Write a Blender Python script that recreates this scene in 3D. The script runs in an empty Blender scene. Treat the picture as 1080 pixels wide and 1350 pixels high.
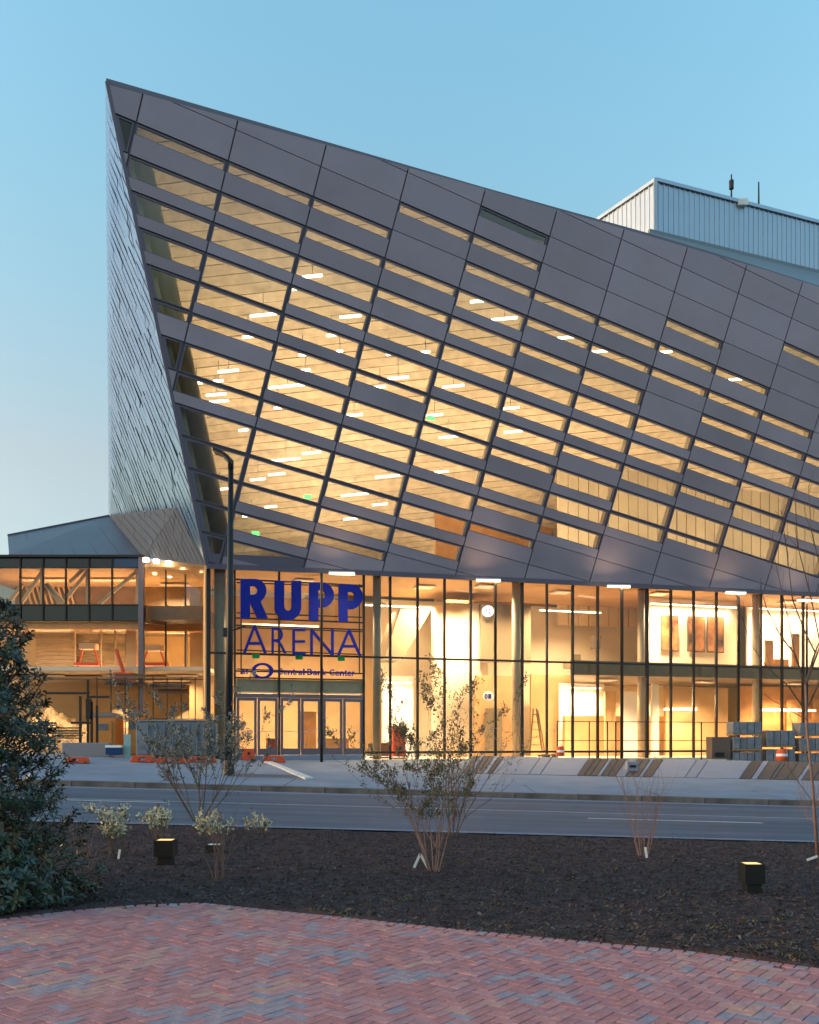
import bpy, math, random
import numpy as np
from mathutils import Vector, Matrix, noise
from mathutils.geometry import tessellate_polygon
random.seed(7)
C = bpy.context.scene
COL = C.collection
R = math.radians
# ------------------------------------------------------------------ camera
F, CX, CY, EYE = 1200.0, 540.0, 975.0, 1.6          # focal length and principal point in photo pixels
cd = bpy.data.cameras.new('camera'); cam = bpy.data.objects.new('camera', cd); COL.objects.link(cam)
cam.location = (0, 0, EYE); cam.rotation_euler = (R(90), 0, 0)
cd.sensor_fit = 'HORIZONTAL'; cd.sensor_width = 36; cd.lens = 36*F/1080; cd.shift_y = (CY-675)/1080
cd.clip_start = .1; cd.clip_end = 3000
C.camera = cam
# ------------------------------------------------------------------ sky and sun (dusk)
SUN_EL, SUN_AZ = 5.0, -96.0                            # azimuth measured from +Y towards +X
w = bpy.data.worlds.new('World'); C.world = w; w.use_nodes = True
nt = w.node_tree; bg = nt.nodes['Background']
sk = nt.nodes.new('ShaderNodeTexSky'); sk.sky_type = 'NISHITA'; sk.sun_disc = False
sk.sun_elevation = R(SUN_EL); sk.sun_rotation = R(SUN_AZ); sk.altitude = 200; sk.air_density = 1.0; sk.dust_density = 2.0; sk.ozone_density = 2.2
tn = nt.nodes.new('ShaderNodeMix'); tn.data_type = 'RGBA'; tn.blend_type = 'MULTIPLY'; tn.inputs[0].default_value = 1; tn.inputs[7].default_value = (1.0, 1.05, .96, 1)
nt.links.new(sk.outputs[0], tn.inputs[6]); 
tc_ = nt.nodes.new('ShaderNodeTexCoord'); sx_ = nt.nodes.new('ShaderNodeSeparateXYZ'); nt.links.new(tc_.outputs['Generated'], sx_.inputs[0])
rp_ = nt.nodes.new('ShaderNodeValToRGB'); nt.links.new(sx_.outputs[2], rp_.inputs[0])       # pale air near the horizon, all round
for i_, (p_, c_) in enumerate(((0, (.38, .41, .46)), (.12, (.60, .50, .50)), (.28, (.86, .59, .50)), (.49, (.85, .83, .72)), (.62, (.88, .95, .86)), (1, (.88, 1.0, .97)))):
    e_ = rp_.color_ramp.elements[0] if i_ == 0 else rp_.color_ramp.elements.new(p_)
    if i_ == 0: rp_.color_ramp.elements.remove(rp_.color_ramp.elements[1])
    e_.position = p_; e_.color = tuple(v/1.25 for v in c_)+(1,)
tm_ = nt.nodes.new('ShaderNodeMix'); tm_.data_type = 'RGBA'; tm_.blend_type = 'MULTIPLY'; tm_.inputs[0].default_value = 1
nt.links.new(tn.outputs[2], tm_.inputs[6]); nt.links.new(rp_.outputs[0], tm_.inputs[7]); nt.links.new(tm_.outputs[2], bg.inputs[0]); bg.inputs[1].default_value = .15
sl = bpy.data.lights.new('sun', 'SUN'); sun = bpy.data.objects.new('sun', sl); COL.objects.link(sun)
sl.energy = .2; sl.angle = R(3); sl.color = (1, .72, .48)
_d = Vector((math.sin(R(SUN_AZ))*math.cos(R(SUN_EL)), math.cos(R(SUN_AZ))*math.cos(R(SUN_EL)), math.sin(R(SUN_EL))))
sun.rotation_euler = _d.to_track_quat('Z', 'Y').to_euler()
C.view_settings.view_transform = 'Standard'; C.view_settings.look = 'None'
C.view_settings.exposure = 2.90; C.view_settings.gamma = 1; C.view_settings.use_curve_mapping = False
C.render.engine = 'CYCLES'
C.cycles.use_denoising = True
C.cycles.max_bounces = 7; C.cycles.diffuse_bounces = 4; C.cycles.transparent_max_bounces = 12
C.cycles.sample_clamp_indirect = 6; C.cycles.caustics_reflective = False; C.cycles.caustics_refractive = False
LAMP = .120                                            # common factor on every lamp

# ------------------------------------------------------------------ helpers
def link(o, parent=None):
    COL.objects.link(o)
    if parent is not None: o.parent = parent
    return o
def tag(o, label=None, cat=None, group=None, kind=None):
    if label: o['label'] = label
    if cat: o['category'] = cat
    if group: o['group'] = group
    if kind: o['kind'] = kind
    return o
def empty(name, loc, label, cat, group=None):
    o = bpy.data.objects.new(name, None); o.location = loc; o.empty_display_size = .3
    COL.objects.link(o); return tag(o, label, cat, group)
class MB:
    def __init__(s): s.v = []; s.f = []; s.m = []
    def add(s, vs, fs, mi=0):
        n = len(s.v); s.v += [tuple(p) for p in vs]; s.f += [tuple(i+n for i in f) for f in fs]; s.m += [mi]*len(fs); return s
    def box(s, c, size, rz=0, mi=0, M=None):
        hx, hy, hz = size[0]/2, size[1]/2, size[2]/2
        ps = [Vector((x, y, z)) for x in (-hx, hx) for y in (-hy, hy) for z in (-hz, hz)]
        if M is None: M = Matrix.Rotation(rz, 4, 'Z')
        ps = [M @ p + Vector(c) for p in ps]
        return s.add(ps, [(0, 1, 3, 2), (4, 6, 7, 5), (0, 4, 5, 1), (2, 3, 7, 6), (0, 2, 6, 4), (1, 5, 7, 3)], mi)
    def bar(s, a, b, w_, h_=None, up=(0, 0, 1), mi=0):
        a, b = Vector(a), Vector(b); d = b-a; L = d.length; d.normalize()
        x = d.cross(Vector(up))
        if x.length < 1e-3: x = d.cross(Vector((1, 0, 0)))
        x.normalize(); y = x.cross(d)
        h_ = h_ or w_
        x = x*w_/2; y = y*h_/2
        ps = [a-x-y, a+x-y, a+x+y, a-x+y, b-x-y, b+x-y, b+x+y, b-x+y]
        return s.add(ps, [(0, 3, 2, 1), (4, 5, 6, 7), (0, 1, 5, 4), (1, 2, 6, 5), (2, 3, 7, 6), (3, 0, 4, 7)], mi)
    def tube(s, pts, rs, n=8, mi=0, cap=True):
        pts = [Vector(p) for p in pts]
        if not hasattr(rs, '__len__'): rs = [rs]*len(pts)
        base = len(s.v); px = None
        for i, p in enumerate(pts):
            d = (pts[min(i+1, len(pts)-1)]-pts[max(i-1, 0)]).normalized()
            x = px if px is not None else (Vector((1, 0, 0)) if abs(d.x) < .9 else Vector((0, 1, 0)))
            x = (x-d*x.dot(d)).normalized(); px = x; y = d.cross(x)
            for k in range(n):
                a = 2*math.pi*k/n; s.v.append(tuple(p+(x*math.cos(a)+y*math.sin(a))*rs[i]))
        fs = []
        for i in range(len(pts)-1):
            for k in range(n):
                k2 = (k+1) % n; fs.append((base+i*n+k, base+i*n+k2, base+(i+1)*n+k2, base+(i+1)*n+k))
        if cap:
            fs.append(tuple(base+k for k in reversed(range(n)))); e = base+(len(pts)-1)*n; fs.append(tuple(e+k for k in range(n)))
        s.f += fs; s.m += [mi]*len(fs); return s
    def plate(s, outer, holes, nrm, front, back, mi=0):
        """flat plate with holes: loops of 3-D points on one plane, pushed along nrm to front and back"""
        loops = [[Vector(p) for p in outer]]+[[Vector(p) for p in h] for h in holes]
        nrm = Vector(nrm)
        area = Vector((0, 0, 0)); o = loops[0]
        for i in range(len(o)): area += (o[i]-o[0]).cross(o[(i+1) % len(o)]-o[0])
        flip = area.dot(nrm) < 0
        tris = tessellate_polygon(loops) if (len(o) > 4 or holes) else ([(0, 1, 2), (0, 2, 3)] if len(o) == 4 else [(0, 1, 2)])
        flat = [p for l in loops for p in l]; n = len(flat); base = len(s.v)
        s.v += [tuple(p+nrm*front) for p in flat]+[tuple(p+nrm*back) for p in flat]
        for t in tris:
            a, b, c = t
            nn = (flat[b]-flat[a]).cross(flat[c]-flat[a])
            if nn.length < 1e-9: continue
            if nn.dot(nrm) < 0: a, b, c = c, b, a
            s.f += [(base+a, base+b, base+c), (base+n+c, base+n+b, base+n+a)]; s.m += [mi, mi]
        k = 0
        for li, l in enumerate(loops):
            m = len(l)
            for i in range(m):
                a, b = base+k+i, base+k+(i+1) % m
                f = (a, a+n, b+n, b)
                if flip != (li > 0): f = f[::-1]
                s.f.append(f); s.m.append(mi)
            k += m
        return s
    def mesh(s, name, mats):
        me = bpy.data.meshes.new(name); me.from_pydata(s.v, [], s.f)
        for m in (mats if isinstance(mats, (list, tuple)) else [mats]): me.materials.append(m)
        if any(s.m): me.polygons.foreach_set('material_index', s.m)
        me.update(); return me
    def build(s, name, mats, parent=None, smooth=False, bevel=0):
        me = s.mesh(name, mats)
        if smooth: me.polygons.foreach_set('use_smooth', [True]*len(me.polygons))
        o = link(bpy.data.objects.new(name, me), parent)
        if bevel:
            b = o.modifiers.new('bevel', 'BEVEL'); b.width = bevel; b.segments = 2; b.limit_method = 'ANGLE'
        return o
def part_world(o, parent):
    """parent a world-space mesh to an Empty that stands elsewhere"""
    o.parent = parent; o.matrix_parent_inverse = Matrix.Translation(-Vector(parent.location)); return o

def mat(name, col, rough=.6, metal=0, var=.0, vscale=3, bump=0, bscale=20, spec=.5, emit=None, estr=0, hue=None, objvar=0):
    m = bpy.data.materials.new(name); m.use_nodes = True; n = m.node_tree; p = n.nodes['Principled BSDF']; L = n.links
    p.inputs['Base Color'].default_value = (*col, 1); p.inputs['Roughness'].default_value = rough
    p.inputs['Metallic'].default_value = metal; p.inputs['Specular IOR Level'].default_value = spec
    tc = n.nodes.new('ShaderNodeTexCoord'); cur = None
    if var:
        no = n.nodes.new('ShaderNodeTexNoise'); no.inputs['Scale'].default_value = vscale; no.inputs['Detail'].default_value = 6
        L.new(tc.outputs['Object'], no.inputs['Vector'])
        r = n.nodes.new('ShaderNodeValToRGB'); e = r.color_ramp.elements; e[0].position = .3; e[1].position = .7
        h = hue or col
        e[0].color = tuple(max(0, c*(1-var)) for c in col)+(1,); e[1].color = tuple(min(1, c*(1+var)) for c in h)+(1,)
        L.new(no.outputs['Fac'], r.inputs[0]); cur = r.outputs[0]
        rr = n.nodes.new('ShaderNodeMapRange'); rr.inputs['To Min'].default_value = max(0, rough-.12); rr.inputs['To Max'].default_value = min(1, rough+.12)
        L.new(no.outputs['Fac'], rr.inputs[0]); L.new(rr.outputs[0], p.inputs['Roughness'])
    if objvar:
        oi = n.nodes.new('ShaderNodeObjectInfo'); mr = n.nodes.new('ShaderNodeMapRange')
        mr.inputs['To Min'].default_value = 1-objvar; mr.inputs['To Max'].default_value = 1+objvar
        L.new(oi.outputs['Random'], mr.inputs[0])
        mx = n.nodes.new('ShaderNodeVectorMath'); mx.operation = 'SCALE'
        if cur: L.new(cur, mx.inputs[0])
        else: mx.inputs[0].default_value = col
        L.new(mr.outputs[0], mx.inputs['Scale']); cur = mx.outputs[0]
    if cur: L.new(cur, p.inputs['Base Color'])
    if bump:
        nb = n.nodes.new('ShaderNodeTexNoise'); nb.inputs['Scale'].default_value = bscale; nb.inputs['Detail'].default_value = 4
        L.new(tc.outputs['Object'], nb.inputs['Vector'])
        b = n.nodes.new('ShaderNodeBump'); b.inputs['Strength'].default_value = bump; b.inputs['Distance'].default_value = .02
        L.new(nb.outputs['Fac'], b.inputs['Height']); L.new(b.outputs[0], p.inputs['Normal'])
    if emit:
        p.inputs['Emission Color'].default_value = (*emit, 1); p.inputs['Emission Strength'].default_value = estr
    return m
def glass(name, tint=(.93, .95, .94), refl=.08, rmax=.32):
    m = bpy.data.materials.new(name); m.use_nodes = True; n = m.node_tree; n.nodes.clear(); L = n.links
    out = n.nodes.new('ShaderNodeOutputMaterial'); t = n.nodes.new('ShaderNodeBsdfTransparent'); t.inputs[0].default_value = (*tint, 1)
    g = n.nodes.new('ShaderNodeBsdfGlossy'); g.inputs['Roughness'].default_value = .02; g.inputs[0].default_value = (.9, .93, 1, 1)
    lw = n.nodes.new('ShaderNodeLayerWeight'); lw.inputs[0].default_value = .25
    mr = n.nodes.new('ShaderNodeMapRange'); mr.inputs['To Min'].default_value = refl; mr.inputs['To Max'].default_value = rmax
    L.new(lw.outputs['Fresnel'], mr.inputs[0])
    mx = n.nodes.new('ShaderNodeMixShader'); L.new(mr.outputs[0], mx.inputs[0]); L.new(t.outputs[0], mx.inputs[1]); L.new(g.outputs[0], mx.inputs[2])
    L.new(mx.outputs[0], out.inputs[0]); return m
def area(name, loc, size, power, col=(1, .69, .38), direction=(0, 0, -1), rz=0, sy=None, parent=None, spread=135):
    l = bpy.data.lights.new(name, 'AREA'); l.energy = power*LAMP; l.color = col
    l.shape = 'RECTANGLE'; l.size = size; l.size_y = sy or size; l.spread = R(spread)
    o = bpy.data.objects.new(name, l); o.location = loc
    q = Vector(direction).normalized().to_track_quat('-Z', 'Y').to_matrix().to_4x4() @ Matrix.Rotation(rz, 4, 'Z')
    o.rotation_euler = q.to_euler(); COL.objects.link(o)
    if parent is not None: part_world(o, parent)
    return o

# materials
M = {}
M['panel'] = mat('facade_panel_metal', (.355, .29, .35), .42, .3, var=.11, vscale=.35, objvar=.10, bump=.25, bscale=.9)
M['backing'] = mat('facade_joint_metal', (.11, .095, .125), .5, .3)
M['frame'] = mat('window_frame_metal', (.17, .15, .20), .45, .4)
M['pane'] = glass('window_glass', (.95, .96, .95), .05)
M['lobbyglass'] = glass('lobby_glass', (.98, .97, .94), .012)
M['darkglass'] = mat('spandrel_glass', (.012, .013, .014), .08, 0, spec=.6)
M['blueglass'] = mat('blue_spandrel_glass', (.01, .05, .16), .08, 0, spec=.6)
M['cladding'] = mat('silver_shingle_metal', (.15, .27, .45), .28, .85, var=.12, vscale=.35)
M['underclad'] = mat('dim_underside_shingle_metal', (.075, .10, .145), .7, 0, spec=.08)  # shingle metal darkened: the underside's dimmer reflection is put into its colour
M['canopy'] = mat('canopy_metal', (.13, .125, .15), .4, .5, var=.12, vscale=.7)
M['cap'] = mat('roof_edge_metal', (.20, .19, .25), .5, .4)
M['plank'] = mat('wood_ceiling_plank', (.53, .42, .28), .6, 0, var=.16, vscale=2.5, objvar=.12)
M['plaster'] = mat('warm_white_plaster', (.72, .64, .50), .8, var=.05, vscale=.8)
M['cream'] = mat('cream_wall_panel', (.66, .54, .36), .75, var=.06, vscale=1.5, objvar=.05)
M['orangewood'] = mat('orange_wood_wall', (.55, .27, .10), .6, var=.15, vscale=2)
M['tanwall'] = mat('tan_wall', (.52, .34, .17), .7, var=.1, vscale=1)
M['slab'] = mat('dark_floor_edge', (.17, .12, .08), .6, var=.15, vscale=2)
M['floor'] = mat('lobby_floor', (.45, .38, .3), .35, var=.08, vscale=2)
M['mullion'] = mat('dark_mullion', (.035, .03, .03), .4, .5)
M['door'] = mat('aluminium_door_frame', (.17, .15, .19), .35, .6)
M['column'] = mat('painted_column', (.45, .37, .27), .5, var=.06)
M['greycolumn'] = mat('grey_green_column', (.23, .21, .17), .5, var=.08)
M['letter'] = mat('blue_letter', (.015, .026, .30), .6, spec=.15)
M['letteredge'] = mat('silver_edge', (.4, .45, .5), .4, .5)
M['green'] = mat('green_tag', (.0, .35, .07), .5)
M['exit'] = mat('exit_light', (.05, .4, .05), .5, emit=(.1, 1, .15), estr=.4)
M['stair'] = mat('stair_soffit', (.26, .21, .14), .6)
M['white'] = mat('white_paint', (.8, .8, .78), .5)
M['lamp'] = mat('lit_lamp', (.9, .8, .6), .5, emit=(1, .78, .5), estr=1.6)
M['lampw'] = mat('lit_tube', (.9, .85, .7), .5, emit=(1, .85, .62), estr=.9)
M['black'] = mat('black_powder_coat', (.004, .004, .004), .6, var=.2, vscale=6)
M['pole'] = mat('dark_pole_metal', (.018, .018, .02), .4, .3)
M['steel'] = mat('light_steel', (.5, .47, .42), .45, .3)
M['asphalt'] = mat('asphalt', (.098, .125, .170), .6, var=.16, vscale=1.2, bump=.5, bscale=60)
def streak(m, sx, sy, amt, scale=1.0):
    n = m.node_tree; L = n.links; p = n.nodes['Principled BSDF']
    tc = n.nodes.new('ShaderNodeTexCoord'); mp = n.nodes.new('ShaderNodeMapping'); mp.inputs['Scale'].default_value = (sx, sy, 1)
    no = n.nodes.new('ShaderNodeTexNoise'); no.inputs['Scale'].default_value = scale; no.inputs['Detail'].default_value = 5
    mr = n.nodes.new('ShaderNodeMapRange'); mr.inputs['From Min'].default_value = .3; mr.inputs['From Max'].default_value = .7
    mr.inputs['To Min'].default_value = 1-amt; mr.inputs['To Max'].default_value = 1+amt
    v = n.nodes.new('ShaderNodeVectorMath'); v.operation = 'SCALE'
    L.new(tc.outputs['Object'], mp.inputs[0]); L.new(mp.outputs[0], no.inputs['Vector']); L.new(no.outputs['Fac'], mr.inputs[0])
    src = p.inputs['Base Color'].links[0].from_socket
    L.new(src, v.inputs[0]); L.new(mr.outputs[0], v.inputs['Scale']); L.new(v.outputs[0], p.inputs['Base Color'])
streak(M['asphalt'], .04, 1.6, .28)
M['paint'] = mat('road_paint', (.55, .57, .58), .6, var=.2, vscale=5)
M['concrete'] = mat('pavement_concrete', (.21, .26, .34), .75, var=.12, vscale=.9, bump=.2, bscale=40)
M['slabpale'] = mat('pale_paving_slab', (.22, .25, .33), .7, var=.08, vscale=1, objvar=.06)
M['slabdark'] = mat('dark_paving_strip', (.085, .075, .08), .7, var=.15, vscale=2, objvar=.15)
M['kerb'] = mat('kerb_stone', (.13, .115, .105), .8, var=.2, vscale=3)
M['ground'] = mat('far_ground', (.08, .08, .07), .9, var=.2, vscale=.3)
M['mulchsoil'] = mat('mulch_soil', (.068, .046, .046), .95, var=.45, vscale=7, bump=1, bscale=45)
M['chipA'] = mat('mulch_chip_dark', (.055, .04, .037), .9)
M['chipB'] = mat('mulch_chip_brown', (.115, .075, .06), .9)
M['chipC'] = mat('mulch_chip_grey', (.15, .125, .12), .9)
M['chipD'] = mat('dry_leaf_scrap', (.20, .11, .05), .8)
streak(M['kerb'], 1.5, 1, .25)
M['mortar'] = mat('brick_joint_sand', (.055, .04, .038), .9, var=.3, vscale=30)
BR = [(.39, .155, .145), (.42, .18, .17), (.36, .145, .145), (.41, .19, .185), (.31, .215, .225), (.27, .205, .225), (.36, .165, .165), (.44, .22, .18)]
M['brick'] = [mat('brick_colour_%s' % n, tuple(v*f_ for v, f_ in zip(c, (1.14, 1.18, 1.20))), .75, var=.18, vscale=14, bump=.25, bscale=60) for n, c in zip(('red', 'rose', 'deep', 'pink', 'slate', 'blue', 'plum', 'salmon'), BR)]
M['bark'] = mat('shrub_bark', (.12, .085, .07), .85, var=.25, vscale=20)
M['barkpale'] = mat('pale_pink_bark', (.22, .13, .105), .8, var=.2, vscale=20)
M['barkdark'] = mat('dark_twig_bark', (.09, .065, .05), .85)
M['leafdark'] = mat('glossy_evergreen_leaf', (.016, .038, .016), .34, var=.35, vscale=6, spec=.6, hue=(.03, .055, .02))
M['leafblue'] = mat('blue_green_leaf', (.03, .06, .052), .33, spec=.7)
M['leafolive'] = mat('olive_leaf', (.075, .075, .03), .4, spec=.6)
M['leafbrown'] = mat('brown_leaf', (.12, .06, .025), .6)
M['leafgrey'] = mat('grey_green_bud', (.26, .27, .26), .6)
M['leafspring'] = mat('spring_olive_leaf', (.15, .125, .07), .6)
M['flower'] = mat('cream_blossom', (.62, .58, .40), .7)
M['grass'] = mat('yellow_green_weed', (.14, .13, .04), .7)
M['ribwhite'] = mat('pale_ribbed_siding', (.42, .49, .58), .38, .55, var=.06, vscale=.5)
M['roofsheet'] = mat('roof_membrane', (.22, .25, .28), .6, var=.06)
M['orange'] = mat('orange_plastic', (.62, .09, .03), .5)
M['toilet'] = mat('orange_booth_wall', (.60, .25, .06), .6, var=.08)
M['bluegrey'] = mat('blue_grey_block', (.15, .18, .22), .7, var=.25, vscale=4)
M['brownbox'] = mat('brown_board', (.11, .08, .065), .7)
M['pallet'] = mat('pallet_wood', (.30, .2, .11), .8)
M['earth'] = mat('tan_earth', (.26, .19, .11), .95, var=.25, vscale=1.4, bump=.8, bscale=5)
M['siding'] = mat('annex_back_siding', (.15, .105, .07), .7, var=.2, vscale=2, objvar=.3)
M['truss'] = mat('warm_painted_truss', (.6, .45, .28), .5)
M['tarp'] = mat('grey_tarp', (.20, .21, .23), .6)
M['photo'] = [mat('photo_print_%d' % i, c, .4, var=.6, vscale=1.6, hue=(.35, .16, .07)) for i, c in enumerate([(.10, .045, .02), (.13, .07, .04), (.12, .055, .03)])]
M['cyan'] = mat('pale_cyan_panel', (.25, .42, .42), .4)

for k_ in ('asphalt', 'paint', 'concrete', 'slabpale', 'slabdark', 'kerb', 'mulchsoil', 'chipA', 'chipB', 'chipC', 'chipD'): M[k_].node_tree.nodes['Principled BSDF'].inputs['Specular IOR Level'].default_value = .08
for k_ in M['brick']: k_.node_tree.nodes['Principled BSDF'].inputs['Specular IOR Level'].default_value = .2
# ------------------------------------------------------------------ planes of the place
T = .30; Z0 = 41.2; NORM = math.sqrt(1+T*T)            # the glass front runs back to the right
S_ = Vector((1, T, 0))/NORM                             # along the glass front
NW = Vector((T, -1, 0))/NORM                            # outward from the glass front
def PC(px, py, off=0.0):                                # point of the glass front (off metres behind it)
    a = (px-CX)/F; Y = (Z0+off*NORM)/(1-T*a)
    return Vector((Y*a, Y, EYE-Y*(py-CY)/F))
LEAN = .2*NORM; FZ = 8.9
NFv = Vector((T, -1, -LEAN)).normalized()               # outward and downward: the big front leans out
def PF(px, py, off=0.0):
    a = (px-CX)/F; b = -(py-CY)/F
    k = off*math.sqrt(1+T*T+LEAN*LEAN)
    Y = (Z0-.35*NORM+LEAN*(FZ-EYE)+k)/(1-T*a+LEAN*b)
    return Vector((Y*a, Y, EYE+Y*b))
def PZ(px, py, Y): return Vector((Y*(px-CX)/F, Y, EYE-Y*(py-CY)/F))
def PG(px, py, z=0.0):
    Y = F*(EYE-z)/(py-CY); return Vector((Y*(px-CX)/F, Y, z))
ROTC = math.atan(T)
def gz(x, y):                                           # height of the ground
    prof = [(0, 0), (9.5, 0), (16.4, -.055), (26.2, 0), (26.25, .14), (33, .38), (41, .66), (60, .8), (4000, .8)]
    til = [(0, 0), (9.5, 0), (16.4, -.027), (33, -.027), (41, -.016), (60, -.008), (4000, 0)]
    def ip(t, y):
        for (a, b), (c, d) in zip(t, t[1:]):
            if y <= c: return b+(d-b)*(y-a)/(c-a)
        return t[-1][1]
    return ip(prof, y)+ip(til, y)*max(-60, min(60, x))

# ------------------------------------------------------------------ ground, road, pavement
def sheet(name, xs, ys, m, dz=0, edge=None):
    b = MB(); nx, ny = len(xs), len(ys)
    for y in ys:
        for x in xs: b.v.append((x, y, gz(x, y)+dz))
    for j in range(ny-1):
        for i in range(nx-1): b.f.append((j*nx+i, j*nx+i+1, (j+1)*nx+i+1, (j+1)*nx+i)); b.m.append(0)
    o = b.build(name, m); return tag(o, kind='structure')
XS = [-1500, -300, -60, -40, -25, -15, -8, 0, 8, 15, 25, 40, 60, 300, 1500]
sheet('ground', XS, [-300, -20, 0, 9.5, 16.4, 26.2, 26.25, 33, 41, 60, 200, 2500], M['ground'], -.35)
XR = [-60, -40, -25, -15, -8, 0, 8, 15, 25, 40, 60]
sheet('road', XR, [16.4, 20, 23, 26.0], M['asphalt'])
sheet('pavement', XR, [26.42, 28, 30, 33, 37, 41, 46, 60], M['concrete'])
def strip(name, x0, x1, y0, y1, m, dz, parent=None, n=8):
    b = MB()
    for i in range(n+1):
        x = x0+(x1-x0)*i/n
        b.v += [(x, y0, gz(x, y0)+dz), (x, y1, gz(x, y1)+dz)]
    for i in range(n): b.f.append((2*i, 2*i+2, 2*i+3, 2*i+1)); b.m.append(0)
    o = b.build(name, m, parent); return o
tag(strip('gutter_strip', -60, 60, 25.5, 26.0, M['slabpale'], .004, n=30), kind='structure')
tag(strip('edge_strip', -60, 60, 16.4, 16.6, M['slabpale'], .004, n=30), kind='structure')
# kerb stones, each its own piece
kerb = MB().box((0, 26.2, -.3), (.01, .01, .01)).build('kerb', M['kerb']); tag(kerb, kind='structure')
kme = MB().box((0, 0, 0), (1.79, .42, .34)).mesh('kerb_stone', M['kerb'])
x = -16.0
while x < 17:
    o = link(bpy.data.objects.new('kerb_stone', kme), kerb); o.location = (x, 26.21, gz(x, 26.25)-.155+random.uniform(-.006, .006))
    o.rotation_euler = (0, math.atan(.027), 0); x += 1.81
def onG(px, py):
    a, k = (px-CX)/F, -(py-CY)/F
    lo, hi = 5.0, 5.0
    while hi < 120 and EYE+hi*k > gz(hi*a, hi): lo = hi; hi += .5
    for _ in range(30):
        m_ = (lo+hi)/2
        if EYE+m_*k > gz(m_*a, m_): lo = m_
        else: hi = m_
    return Vector((hi*a, hi, gz(hi*a, hi)))
# lane dashes: left and right of the far lane
def dash(px0, py0, px1, py1, w=.14):
    a, b_ = onG(px0, py0), onG(px1, py1)
    o = strip('lane_dash', a.x, b_.x, a.y-w/2, a.y+w/2, M['paint'], .004); return tag(o, kind='structure')
dash(775, 1079, 1005, 1085); dash(60, 1054, 217, 1059)
# long light wheel-polished line of the far lane
b = strip('lane_line', -40, 40, 21.6, 21.66, M['paint'], .0035, n=20); tag(b, kind='structure')
def crack(x0_, y0_, x1_, y1_, w_, m, nm, wob=.12):
    b = MB(); n_ = max(6, int(math.hypot(x1_-x0_, y1_-y0_)/.3)); L_ = []
    dx, dy = (x1_-x0_), (y1_-y0_); q = math.hypot(dx, dy); nx_, ny_ = -dy/q, dx/q
    for i in range(n_+1):
        t_ = i/n_; o_ = wob*noise.noise(Vector((x0_*3+t_*q*.9, y0_*5, 1)))
        x_, y_ = x0_+dx*t_+nx_*o_, y0_+dy*t_+ny_*o_; ww = w_*(.6+.8*random.random())/2
        b.v += [(x_+nx_*ww, y_+ny_*ww, gz(x_, y_)+.0045), (x_-nx_*ww, y_-ny_*ww, gz(x_, y_)+.0045)]
    for i in range(n_): b.f.append((2*i, 2*i+2, 2*i+3, 2*i+1)); b.m.append(0)
    tag(b.build(nm, m), kind='structure')
M['tar'] = mat('tar_seal', (.02, .022, .026), .95, spec=0)
M['patch'] = mat('asphalt_patch', (.03, .042, .06), .9, var=.2, vscale=3, spec=.05)
for k in range(-5, 7): crack(k*3.66, 26.45, k*3.66+.01, 29.2, .02, M['tar'], 'pavement_joint', 0)
crack(-16, 28.9, 18, 28.9, .03, M['tar'], 'pavement_joint', 0)
# driveway edge in front of the doors
b = MB(); b.bar(onG(352, 1005)+Vector((0, 0, .02)), onG(408, 1028)+Vector((0, 0, .02)), .28, .09); tag(b.build('ramp_kerb', M['paint']), kind='structure')
b = MB(); q = [onG(318, 1014), onG(350, 1007), onG(402, 1027), onG(300, 1024)]
b.add([p+Vector((0, 0, .006)) for p in q], [(3, 2, 1, 0)]); tag(b.build('driveway', M['asphalt']), kind='structure')

# sloped paving in front of the glass: a low ramp whose every slab is its own piece
def ytop(px): return 997.5+.018*(px-640)
def ybot(px): return 1020.5+.020*(px-640)
def prow(px): return onG(px, ybot(px))
def ptop(px):
    q = prow(px-16); Y = q.y+3.6; return PZ(px, ytop(px), Y)
b = MB(); pxs = list(range(624, 1340, 20))
for px in pxs:
    q, t_ = prow(px-16)+Vector((0, 0, -.02)), ptop(px)+Vector((0, 0, -.012)); bk = t_+Vector((0, 1.2, 0))
    b.v += [tuple(q), tuple(t_), tuple(bk), (bk.x, bk.y, 0), (q.x, q.y, -.3)]
for i in range(len(pxs)-1):
    for k in range(5): b.f.append((5*i+k, 5*i+5+k, 5*i+5+(k+1) % 5, 5*i+(k+1) % 5)); b.m.append(0)
b.f.append((0, 1, 2, 3, 4)); b.m.append(0)
pav = b.build('sloped_paving', M['concrete']); tag(pav, kind='structure')
def pslab(x0, x1, m, lift):
    q = [ptop(x0+.7), ptop(x1-.5), prow(x1-16.5), prow(x0-15.3)]
    nn = (q[1]-q[0]).cross(q[3]-q[0]).normalized(); nn = -nn if nn.z < 0 else nn
    b = MB(); b.plate(q, [], nn, lift, -.03); b.build('slab', m, pav)
xs = 624
for wd, k in [(9, 'd'), (5, 'p'), (8, 'd'), (6, 'd'), (6, 'p'), (7, 'd'), (48, 'p'), (15, 'p'), (49, 'p'), (9, 'd'), (8, 'd'), (9, 'd'), (5, 'p'), (9, 'd'), (10, 'd'), (13, 'p'), (9, 'd'), (9, 'd'), (5, 'p'), (12, 'd'), (44, 'p'), (15, 'p'), (57, 'p'), (15, 'd'), (8, 'p'), (17, 'd'), (6, 'd'), (16, 'd'), (14, 'd'), (6, 'p'), (15, 'd'), (16, 'd'), (50, 'p')]:
    pslab(xs, xs+wd, M['slabdark' if k == 'd' else 'slabpale'], .02+random.uniform(0, .008)); xs += wd

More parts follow.
